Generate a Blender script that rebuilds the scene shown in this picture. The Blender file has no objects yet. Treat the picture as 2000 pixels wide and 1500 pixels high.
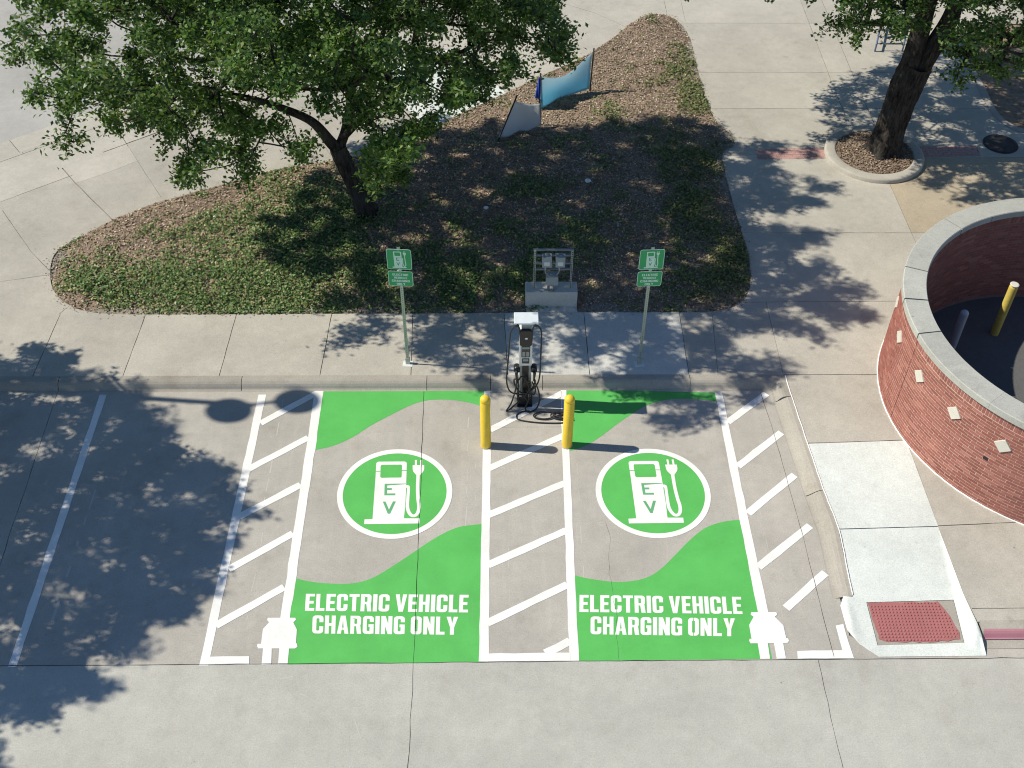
import bpy, bmesh, math, random
import numpy as np
from mathutils import Vector, Matrix
from mathutils.geometry import delaunay_2d_cdt

scene = bpy.context.scene
COL = scene.collection
random.seed(11)
RNG = np.random.default_rng(11)

# ------------------------------------------------------------------ camera, sky, sun, exposure
cam_data = bpy.data.cameras.new('camera')
cam_data.sensor_width = 36.0
cam_data.lens = 39.747
cam_data.clip_end = 2000.0
cam = bpy.data.objects.new('camera', cam_data)
COL.objects.link(cam)
RIGHT = Vector((0.99993892, -0.00968711, 0.00532065))
UP = Vector((0.00314461, 0.71088600, 0.70330023))
FWD = Vector((0.01059532, 0.70324054, -0.71087304))
CAM = Vector((0, 0, 16.289))
m = Matrix((RIGHT, UP, -FWD)).transposed().to_4x4()
m.translation = CAM
cam.matrix_world = m
scene.camera = cam

LIGHT = Vector((0.985, -0.092, -1.0)).normalized()      # the way the sunlight travels
world = bpy.data.worlds.new('World')
scene.world = world
world.use_nodes = True
wn = world.node_tree.nodes
sky = wn.new('ShaderNodeTexSky')
sky.sky_type = 'NISHITA'
sky.sun_disc = False
sky.sun_elevation = math.asin(-LIGHT.z)
sky.sun_rotation = math.atan2(-LIGHT.x, -LIGHT.y)
sky.air_density = 1.0
sky.dust_density = 0.0
sky.ozone_density = 5.0
bg = wn['Background']
bg.inputs['Strength'].default_value = 0.088
world.node_tree.links.new(sky.outputs[0], bg.inputs['Color'])
sun_data = bpy.data.lights.new('sun', 'SUN')
sun_data.energy = 4.4
sun_data.angle = math.radians(0.53)
sun_data.color = (1.0, 0.93, 0.80)
sun = bpy.data.objects.new('sun', sun_data)
sun.rotation_euler = LIGHT.to_track_quat('-Z', 'Y').to_euler()
sun.location = (-20, 2, 20)
COL.objects.link(sun)
scene.view_settings.view_transform = 'Standard'
scene.view_settings.look = 'None'
scene.view_settings.exposure = 0.27
scene.view_settings.gamma = 1.0
scene.view_settings.use_curve_mapping = False
scene.cycles.max_bounces = 5
scene.cycles.filter_width = 1.1
scene.cycles.transparent_max_bounces = 4

# ------------------------------------------------------------------ plan coordinates, in metres
L = {
    'lines': [[[-8.014,15.848],[-7.876,15.847],[-7.849,9.698],[-7.988,9.694]],[[-4.841,15.834],[-4.687,15.833],[-4.749,9.705],[-4.898,9.706]],[[-3.724,15.929],[-3.55,15.928],[-3.541,10.57],[-3.704,10.571]],[[-0.326,15.914],[-0.172,15.913],[-0.178,14.853],[-0.203,9.751],[-0.362,9.752],[-0.328,14.854]],[[1.223,15.965],[1.337,15.964],[1.324,14.316],[1.276,9.751],[1.117,9.752],[1.187,14.316]],[[4.324,15.85],[4.469,15.849],[4.524,10.631],[4.351,10.632]]],
    'hatch_left': [[[-4.639,14.995],[-3.641,15.815],[-3.733,15.927],[-4.731,15.107]],[[-4.699,13.815],[-3.667,14.612],[-3.755,14.727],[-4.788,13.929]],[[-4.693,12.684],[-3.673,13.434],[-3.759,13.551],[-4.779,12.801]],[[-4.687,11.539],[-3.672,12.31],[-3.76,12.425],[-4.775,11.655]],[[-4.712,10.4],[-3.677,11.16],[-3.763,11.276],[-4.798,10.517]]],
    'hatch_mid': [[[-0.157,14.794],[1.291,15.789],[1.208,15.909],[-0.239,14.913]],[[-0.178,13.811],[1.268,14.636],[1.196,14.762],[-0.25,13.937]],[[-0.184,12.7],[1.235,13.439],[1.168,13.568],[-0.251,12.829]],[[-0.187,11.593],[1.217,12.344],[1.148,12.472],[-0.256,11.721]],[[-0.189,10.416],[1.184,11.178],[1.114,11.305],[-0.259,10.543]],[[0.764,9.834],[1.178,10.063],[1.107,10.189],[0.693,9.961]]],
    'hatch_right': [[[4.513,14.98],[5.41,15.761],[5.315,15.871],[4.418,15.09]],[[4.544,13.846],[5.522,14.704],[5.427,14.813],[4.448,13.955]],[[4.562,12.719],[5.582,13.626],[5.486,13.734],[4.465,12.828]],[[4.553,11.53],[5.636,12.432],[5.544,12.543],[4.46,11.641]],[[4.887,10.687],[5.705,11.405],[5.61,11.514],[4.791,10.796]]],
    'bars': [[[-4.786,9.866],[-4.111,9.871],[-4.088,9.72],[-4.759,9.715]],[[-0.22,9.894],[1.141,9.904],[1.134,9.752],[-0.22,9.751]],[[4.875,9.909],[5.621,9.923],[5.611,10.393],[5.746,10.422],[5.781,9.769],[4.856,9.766]]],
    'green_left_up': [[-3.632,15.929],[-3.537,14.353],[-3.215,14.456],[-2.87,14.666],[-2.52,14.987],[-2.163,15.259],[-1.798,15.515],[-1.499,15.648],[-1.194,15.682],[-0.887,15.659],[-0.579,15.58],[-0.313,15.473],[-0.254,15.957]],
    'green_left_low': [[-3.605,11.418],[-3.25,11.326],[-2.893,11.287],[-2.541,11.295],[-2.24,11.389],[-1.902,11.634],[-1.603,11.884],[-1.254,12.183],[-0.987,12.375],[-0.715,12.505],[-0.3,12.566],[-0.286,9.742],[-3.464,9.716]],
    'green_right_up': [[1.285,15.964],[1.264,14.277],[1.605,14.419],[1.914,14.642],[2.342,15.045],[2.668,15.319],[2.994,15.542],[3.416,15.668],[3.828,15.68],[4.132,15.643],[4.351,15.592],[4.365,15.849]],
    'green_right_low': [[1.265,11.443],[1.528,11.367],[1.966,11.295],[2.323,11.319],[2.598,11.414],[2.84,11.601],[3.095,11.873],[3.407,12.208],[3.715,12.463],[4.058,12.594],[4.389,12.633],[4.437,9.768],[1.226,9.751]],
    'plug_left': [[[-3.914,10.603],[-3.45,10.6],[-3.436,10.56],[-3.473,10.51],[-3.396,10.371],[-3.379,10.097],[-3.952,10.1],[-3.963,10.384],[-3.879,10.513],[-3.917,10.563]],[[-4.011,10.101],[-3.363,10.106],[-3.346,10.039],[-3.385,10.01],[-3.981,10.014],[-4.012,10.052]],[[-3.91,10.042],[-3.767,10.041],[-3.73,9.718],[-3.887,9.714]],[[-3.641,10.04],[-3.481,10.039],[-3.465,9.721],[-3.622,9.717]]],
    'plug_right': [[[4.235,10.663],[4.66,10.661],[4.668,10.61],[4.618,10.57],[4.734,10.399],[4.738,10.132],[4.159,10.136],[4.16,10.412],[4.263,10.572],[4.218,10.613]],[[4.127,10.146],[4.767,10.152],[4.775,10.103],[4.742,10.064],[4.13,10.058],[4.112,10.107]],[[4.247,10.097],[4.416,10.095],[4.403,9.769],[4.243,9.765]],[[4.518,10.095],[4.671,10.094],[4.664,9.772],[4.512,9.768]]],
    'centers': [[-1.951,13.298],[2.829,13.287]],
    'pump': [[-0.396,0.701],[-0.385,0.735],[-0.357,0.752],[0.134,0.754],[0.167,0.741],[0.182,0.706],[0.198,0.238],[0.209,-0.217],[0.206,-0.603],[0.49,-0.605],[0.489,-0.721],[-0.507,-0.731],[-0.509,-0.623],[-0.365,-0.616],[-0.38,0.109],[-0.384,0.34]],
    'pump_hole': [[-0.308,0.633],[-0.293,0.672],[0.074,0.676],[0.095,0.653],[0.104,0.387],[0.093,0.359],[-0.27,0.353],[-0.295,0.376]],
    'hose': [[0.163,0.139],[0.22,0.142],[0.24,0.123],[0.244,0.057],[0.248,-0.297],[0.275,-0.439],[0.319,-0.518],[0.363,-0.547],[0.418,-0.527],[0.455,-0.44],[0.459,-0.314],[0.437,-0.154],[0.416,0.105],[0.409,0.436]],
    'plug': [[0.294,0.663],[0.514,0.662],[0.518,0.569],[0.502,0.502],[0.442,0.41],[0.378,0.411],[0.315,0.503],[0.299,0.57]],
    'prongs': [[[0.33,0.791],[0.369,0.791],[0.376,0.658],[0.337,0.658]],[[0.43,0.79],[0.469,0.79],[0.475,0.657],[0.436,0.658]]],
    'slits': [[[-0.393,0.524],[-0.303,0.523],[-0.302,0.505],[-0.391,0.505]],[[0.096,0.54],[0.188,0.539],[0.189,0.522],[0.097,0.523]],[[0.211,0.098],[0.22,0.098],[0.218,-0.392],[0.21,-0.596],[0.203,-0.596],[0.208,-0.376]]],
    'E': [[[-0.203,0.207],[-0.156,0.207],[-0.142,-0.067],[-0.19,-0.067]],[[-0.203,0.207],[0.191,0.211],[0.191,0.198],[0.008,0.181],[-0.156,0.167],[-0.2,0.167]],[[-0.154,0.103],[-0.065,0.103],[-0.062,0.059],[-0.151,0.059]],[[-0.145,-0.025],[0.008,-0.023],[0.011,-0.068],[-0.142,-0.067]]],
    'V': [[-0.207,-0.215],[-0.158,-0.215],[-0.083,-0.406],[-0.021,-0.212],[0.03,-0.213],[-0.055,-0.497],[-0.098,-0.497]],
    'text': [["ELECTRIC VEHICLE",[[-3.306,10.74],[-0.553,10.688],[-0.546,11.042],[-3.33,11.08]]],["CHARGING ONLY",[[-3.135,10.295],[-0.716,10.255],[-0.715,10.603],[-3.165,10.648]]],["ELECTRIC VEHICLE",[[1.328,10.687],[4.085,10.628],[4.108,10.972],[1.35,11.03]]],["CHARGING ONLY",[[1.492,10.251],[3.892,10.196],[3.943,10.544],[1.513,10.599]]]],
    'bed': [[-9.917,19.265],[-10.105,20.07],[-9.884,20.532],[-9.312,21.043],[-8.816,21.452],[-8.205,21.949],[-7.093,22.501],[-5.958,23.135],[-4.758,23.568],[-4.14,23.721],[-2.266,24.35],[-1.783,25.168],[-1.007,25.895],[0.348,27.037],[1.2,27.833],[2.527,28.886],[3.327,29.961],[4.085,31.026],[4.49,31.309],[4.953,31.372],[5.364,30.965],[5.544,29.961],[5.53,28.659],[5.527,27.296],[5.606,26.012],[5.7,25.519],[5.952,25.133],[6.048,24.451],[5.599,24.222],[5.578,23.438],[5.581,22.161],[5.62,20.964],[5.639,20.021],[5.594,19.301],[5.43,18.694],[5.126,18.307],[4.658,18.126],[3.556,18.114],[1.655,18.121],[-0.834,18.097],[-4.114,18.093],[-7.381,18.073],[-8.477,18.109],[-8.938,18.21],[-9.387,18.46],[-9.709,18.832]],
    't1': '-279,1908,592 -304,2334,285 108,1975,541 118,2436,388 -199,2496,364 -574,2411,311 -401,1587,735 -203,1855,502 -144,1912,649 -896,2207,536 -456,2087,546 66,2275,463 -212,2100,587 -236,2034,480 -373,1844,572 -193,1842,373 -724,2246,415 -249,2144,563 -429,1794,488 -856,2292,452 -210,1948,611 -606,1774,539 -81,2370,284 54,1893,667 -600,1734,692 -651,2207,506 -175,1832,726 16,1941,512 -162,2264,284 -710,2434,371 -644,1854,492 -107,1841,656 -281,2095,305 108,2074,490 -58,2229,495 -510,1849,626 89,2243,520 -22,2160,374 -158,2076,558 -747,2336,461 43,2330,444 -588,1935,356 -252,1778,629 -691,1772,707 -448,1959,596 -831,2105,466 -373,1794,637 -361,2451,314 -252,1782,701 -555,1982,377 -106,2313,342 -769,1892,518 -126,2118,412 -89,2124,350 -73,2105,590 -565,1897,470 -531,2040,601 -440,1847,453 -671,2258,446 -667,1823,557 -193,2307,489 -369,1691,655 -679,2118,575 -286,1767,751 -299,2186,535 -540,1867,384 -224,2039,600 -753,2303,397 132,2134,467 -283,1815,549 -492,1763,519 -68,2093,529 -176,2036,425 -282,2137,451 -468,2522,368 -477,2231,318 -384,2064,523 -489,2385,296 -418,2016,299 -723,1930,459 -35,1853,558 -512,2432,389 -863,1993,511 22,1884,548 -629,1881,314 -704,2156,443 -716,1842,461 -503,2174,469 -300,1980,542 -25,2283,289 -434,2025,616 -192,1626,553 39,2430,419 -929,2035,499 -795,1774,679 -415,1766,740 -419,1658,672 -542,2203,339 -766,1805,536 -663,2172,295 -560,2245,508 -734,1812,661 -642,2115,376 -747,1709,673 88,2375,424 -700,2087,367 -415,2188,410 -646,1966,269 -446,1658,767 -143,1775,614 -151,1904,412 102,1910,617 4,2133,495 -563,1799,589 78,2038,573 -73,1950,485 -233,2126,413 -347,2122,417 -221,2125,323 -590,1708,613 -169,2252,455 -276,2550,344 -548,2021,454 -404,2440,380 -631,1627,683 -905,2149,423 68,2165,527 -233,2102,511 -279,2413,272 -497,2167,402 -49,1922,543 -854,2177,443 -579,2179,429 -152,1693,547 -616,1857,577 -364,1686,726 -836,2003,419 -320,2259,365 -777,2138,411 -249,2037,296 -603,2385,411 -99,2049,406 -335,2535,334 -336,1835,670 -564,1876,626 -63,2376,447 -227,1969,552 -616,2279,408 -744,2065,610 -474,1830,570 -717,2003,372 -146,1635,661 -190,2280,381 -560,1903,684 -40,1887,645 -181,1721,664 -231,1813,584 -488,1824,722 -525,1932,643 -378,2287,274 -826,1888,483 -298,2483,349 -810,2071,393 -239,2480,321 -205,1925,304 -238,2299,283 98,2400,339 -669,1913,510 19,2369,360 -324,2038,460 -100,2213,293 -500,2459,306 -666,2369,351 -629,1886,405 -486,2014,447 -800,2101,538 -126,2228,508 -15,2359,410 -880,2022,622 -693,2363,446 109,2316,354 -542,1960,578 -526,2354,416 -300,2017,380 -577,1800,481 -66,2324,397 -405,1925,659 -754,2142,313 -790,1852,708 -192,2059,295 -564,2191,264 -800,1911,669 -373,1638,766 -510,2302,344 24,2088,575 -387,1934,590 -35,2448,307 -721,2343,329 -246,1892,343 -165,1576,583 -157,2151,261 -679,1669,658 -765,1956,522 -235,1890,545 -361,2189,368 -230,1733,436 -707,2011,462 -498,1605,554 -293,2153,344 -395,2064,419 -494,1966,410 -105,1896,465 -304,2044,571 -637,2190,394 -479,1971,657 -320,1777,673 -527,2214,432 -511,1917,361 -376,2234,432 -386,1754,688 -712,2226,497 -134,2308,434 -831,1800,555 -43,2326,481 -293,2220,264 -293,1636,722 -510,1752,715 -567,1740,438 -82,2299,271 -734,1903,660 -811,2325,393 -506,1900,459 -204,1704,508 -788,1779,485 -345,1575,701 -113,1911,551 -52,1673,621 -8,1944,626 -152,1956,539 -750,2101,456 26,2426,331 -380,1980,548 -615,1930,656 -877,2059,417 -538,1840,514 -260,2267,386 -233,1679,584 -283,1635,629 -279,1706,636 -783,2023,450 -130,1699,635 -211,1642,486 -602,2435,376 38,2285,405 -462,1751,656 -365,2234,511 23,1810,595 -813,2109,334 -378,1767,458 -82,2534,368 -841,2141,385 -252,2210,357 -51,2412,396 -872,2070,499 -783,2294,495 -234,2396,427 -424,2423,306 -170,2311,330 -194,1666,718 -46,2188,319 -388,2367,328 -626,1998,446 98,2098,563 -726,2230,311 -536,1993,278 -503,2269,394 -674,1968,402 -564,1731,540 -413,1847,664 -580,2340,293 -926,2107,537 -595,1808,666 -335,1640,679 -44,2261,404 -439,1796,689 -312,1884,639 -481,1784,401 -263,1717,693 -595,2022,609 -553,1951,442 -735,1749,606 -671,1908,656 -897,2242,481 -640,2085,532 -753,2146,549 -412,2351,268 -542,2049,333 -555,2284,812 -394,2057,792 -275,2487,561 -795,2080,613 -687,2142,667 -408,1989,748 -101,1927,864 -792,2093,747 -907,2316,608 -200,2375,591 -333,2601,728 -247,2309,763 -514,2253,882 -542,2202,827 -511,2474,552 -802,2209,668 -414,2172,789 -373,2492,515 -688,2051,636 -285,2199,657 -484,2421,590 -700,2513,665 -127,2028,727 -193,2106,674 2,2407,620 -256,2133,662 -599,1973,786 -847,2092,654 -807,2409,685 -482,2211,810 -428,2440,563 -603,2472,441 -54,2162,608 -714,2007,711 -161,2405,773 -222,2017,714 -18,2247,716 -45,1975,689 -323,2293,534 -724,2512,443 -574,2492,776 -240,2057,673 -507,2060,866 -897,2250,608 -799,2444,469 -622,1910,722 -472,2518,502 -307,2539,508 -104,2269,786 -319,1982,716 -520,2113,831 -132,2023,824 -26,2504,610 -399,2224,662 -70,2060,660 74,2295,611 -156,2529,391 -684,2313,699 -458,2406,668 -359,2167,831 -588,2504,539 -509,2336,710 68,2389,600 -357,2181,900 -479,1938,749 -66,2148,681 -102,2403,831 -60,2280,562 -622,2135,833 -314,2441,428 -403,2280,799 67,1864,729 -90,2350,787 -236,1720,821 -770,2451,571 -475,2570,758 -838,2027,721 -394,2517,590 -23,1857,755 -278,1986,758 -726,2186,762 -126,1958,682 -604,2175,763 -197,2028,893 -895,2266,548 -32,1954,844 -857,2321,678 -372,2199,733 -259,2537,777 -824,1981,757 -287,2020,839 -550,2340,538 -86,2540,631 -601,2161,642 -655,2381,744 -570,2153,812 -155,2174,678 -325,2258,661 -665,2200,813 -73,2319,706 -476,2264,662 -288,2504,428 -304,1719,835 -736,2531,513 22,2342,782 -159,2143,829 -361,1853,786 -464,2554,581 -218,2380,518 -799,2126,696 -704,2330,515 -247,2602,662 -249,2105,747 -95,1987,777 -449,2452,830 -769,2052,705 -890,2182,601 7,2323,703 -351,2090,698 -137,1834,791 -420,2028,850 32,2367,526 47,1958,726 -7,2248,652 -177,2494,480 -789,2384,481 -482,2204,616 4,2412,460 -190,2436,456 -296,1873,764 -68,1898,819 -819,2315,741 -250,2487,700 -511,2527,455 -799,2040,770 -184,2431,840 -479,2479,601 -323,2478,712 -360,1930,688 -237,2294,610 -175,2498,538 -686,2419,470 -797,2359,602 -137,2444,527 -502,2063,688 -604,2335,515 -608,2571,622 -309,2436,785 -559,2146,577 -167,2307,762 -407,1984,890 -278,2171,857 -543,2102,892 -878,2156,686 -625,2452,708 -708,1909,754 -496,2012,734 -654,2396,519 -279,1940,834 -83,2462,640 -546,2339,638 -280,1943,901 -270,2388,795 -279,2363,502 -318,2338,873 -730,1825,764 -512,2521,785 -121,2461,786 -394,2488,424 -183,1971,902 -147,2361,507 -791,2174,762 -570,2432,796 -220,2175,886 -692,2452,682 -573,2287,710 -445,2523,635 -502,2384,541 -599,2080,714 -416,1900,781 -670,2262,770 -251,2285,687 -764,2239,760 -406,2116,879 -540,2107,703 -433,1826,791 -580,2208,694 -359,1895,837 -452,2125,746 34,2465,550 -234,2318,819 -757,2463,428 -819,2250,559 -46,2028,713 -759,2502,653 -626,2382,661 -362,1950,768 -827,2198,605 -247,2200,710 -928,2138,590 -220,2440,619 -167,2526,632 -502,2037,791 -179,2137,904 -74,2394,499 -570,2489,682 -670,1965,834 -700,2228,706 -232,2088,898 -56,2510,780 -656,2017,754 -31,2457,528 37,2115,682 -325,2087,825 -921,2175,653 -695,2464,522 -413,2175,851 -760,2261,582 -504,2420,787 -50,2530,528 -629,2077,810 -745,2262,526 -246,2435,555 -403,2355,834 -359,2247,904 -91,2399,738 -355,2232,615 -426,2535,792 -215,2398,672 -344,2398,852 -657,2139,785 -611,2318,672 -74,2248,657 -342,2074,616 -363,2337,607 -151,1919,833 -381,2548,484 -208,1868,780 53,2585,505 -850,2402,532 -103,2534,430 -334,2546,591 -616,2602,471 -348,2499,462 -9,1866,812 -562,2386,584 -30,2393,693 -230,2014,818 2,2114,635 -821,2268,618 -634,1875,839 -439,1743,797 -477,2400,852 -529,2222,724 -673,1947,695 -366,2300,844 -90,2347,549 -747,2408,673 -203,2268,526 -318,2544,384 -328,2198,778 -343,2336,501 27,2340,634 -341,2029,794 -527,2085,768 -517,1841,780 92,2460,574 -86,2288,853 -301,2299,603 -453,1937,893 -230,2526,482 -251,2573,554 -334,2597,645 -854,2116,587 -663,2094,712 -257,1868,880 -110,2505,562 -555,2550,708 -191,2555,517 -725,2538,612 -439,2444,741 -474,1829,840 -694,2383,684 -417,2390,596 -286,2372,595 -147,1874,871 -641,2023,845 -294,2079,669 -112,2595,620 -625,2518,405 -625,2311,775 -444,2274,848 -401,1786,836 18,2278,568 80,2328,744 -172,2587,748 -139,2048,880 -244,2086,820 25,2213,557 -469,2336,568 -594,2232,830 -524,1944,819 4,2045,663 -139,2564,691 -749,2348,663 -497,1712,799 -374,2452,591 -730,2436,725 -587,2022,815 -41,2460,722 -97,2237,579 11,2013,738 -667,2499,444 -728,2286,804 -586,2224,623 -45,2382,574 -302,2457,606 74,2326,495 -151,2347,807 -677,2438,754 -729,2060,826 -725,2353,600 -588,2348,730 -419,2421,483 -586,1974,865 -114,2521,728 -283,2435,486 -472,2352,759 -334,2251,850 -482,2468,673 -337,2374,702 -125,2157,575 51,2511,644 -522,2113,618 -135,2132,721 93,2484,714 -619,1795,806 88,2445,471 -92,2526,487 -681,2135,851 -311,2363,651 -373,2168,582 -182,2345,707 -362,2283,710 -105,2162,844 -449,2571,453 -336,1828,862 -467,1915,688 -672,2327,816 -166,2558,572 -512,2412,456 -290,2250,720 -556,1917,868 -479,2290,756 -337,2001,871 -369,2489,637 -185,2210,573 -893,2248,689 -732,2195,576 -523,2575,623 -586,1853,789 4,2536,446 -463,2112,595 -444,2185,684 64,2516,498 -265,2259,562 -190,2594,615 -295,2424,654 -633,2016,695 -261,2255,821 -582,2344,817 -517,2188,885 -300,2140,616 5,2466,688 -77,1810,775 -15,2134,730 82,2403,525 -680,2283,604 -485,2407,724 -40,2463,429 -321,1890,886 -481,2344,816 -498,1903,858 -348,2515,804 46,2293,670 -247,2172,761 -784,2137,609 -196,2495,825 -170,2083,620 -552,1994,663 -413,1847,725 -469,1975,845 -463,2507,756 -374,1992,826 -173,2041,774 -113,1910,779 -45,2288,811 -575,2066,656 -538,1932,747 -534,2437,660 -673,2487,593 -715,2134,733 -243,2322,528 -378,2381,784 -482,2312,512 -159,2352,654 -577,2521,617 -578,1959,713 -779,2289,684 -282,2484,822 -714,2210,652 -410,2357,511 -535,2377,759 -544,2019,885 -61,2591,544 -231,2228,627 -476,1901,802 -536,2207,654 86,2252,657 -663,2557,438 -453,2510,446 -181,2270,609 -541,1810,825 -20,1913,730 -831,2245,734 10,2306,495 -816,2038,659 -748,2379,730 -54,2148,800 -366,2574,776 -302,1810,786 -362,2382,554 11,2535,570 -460,2379,469 -303,2297,821 -360,1768,785 -382,2536,722 -339,2060,887',
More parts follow.
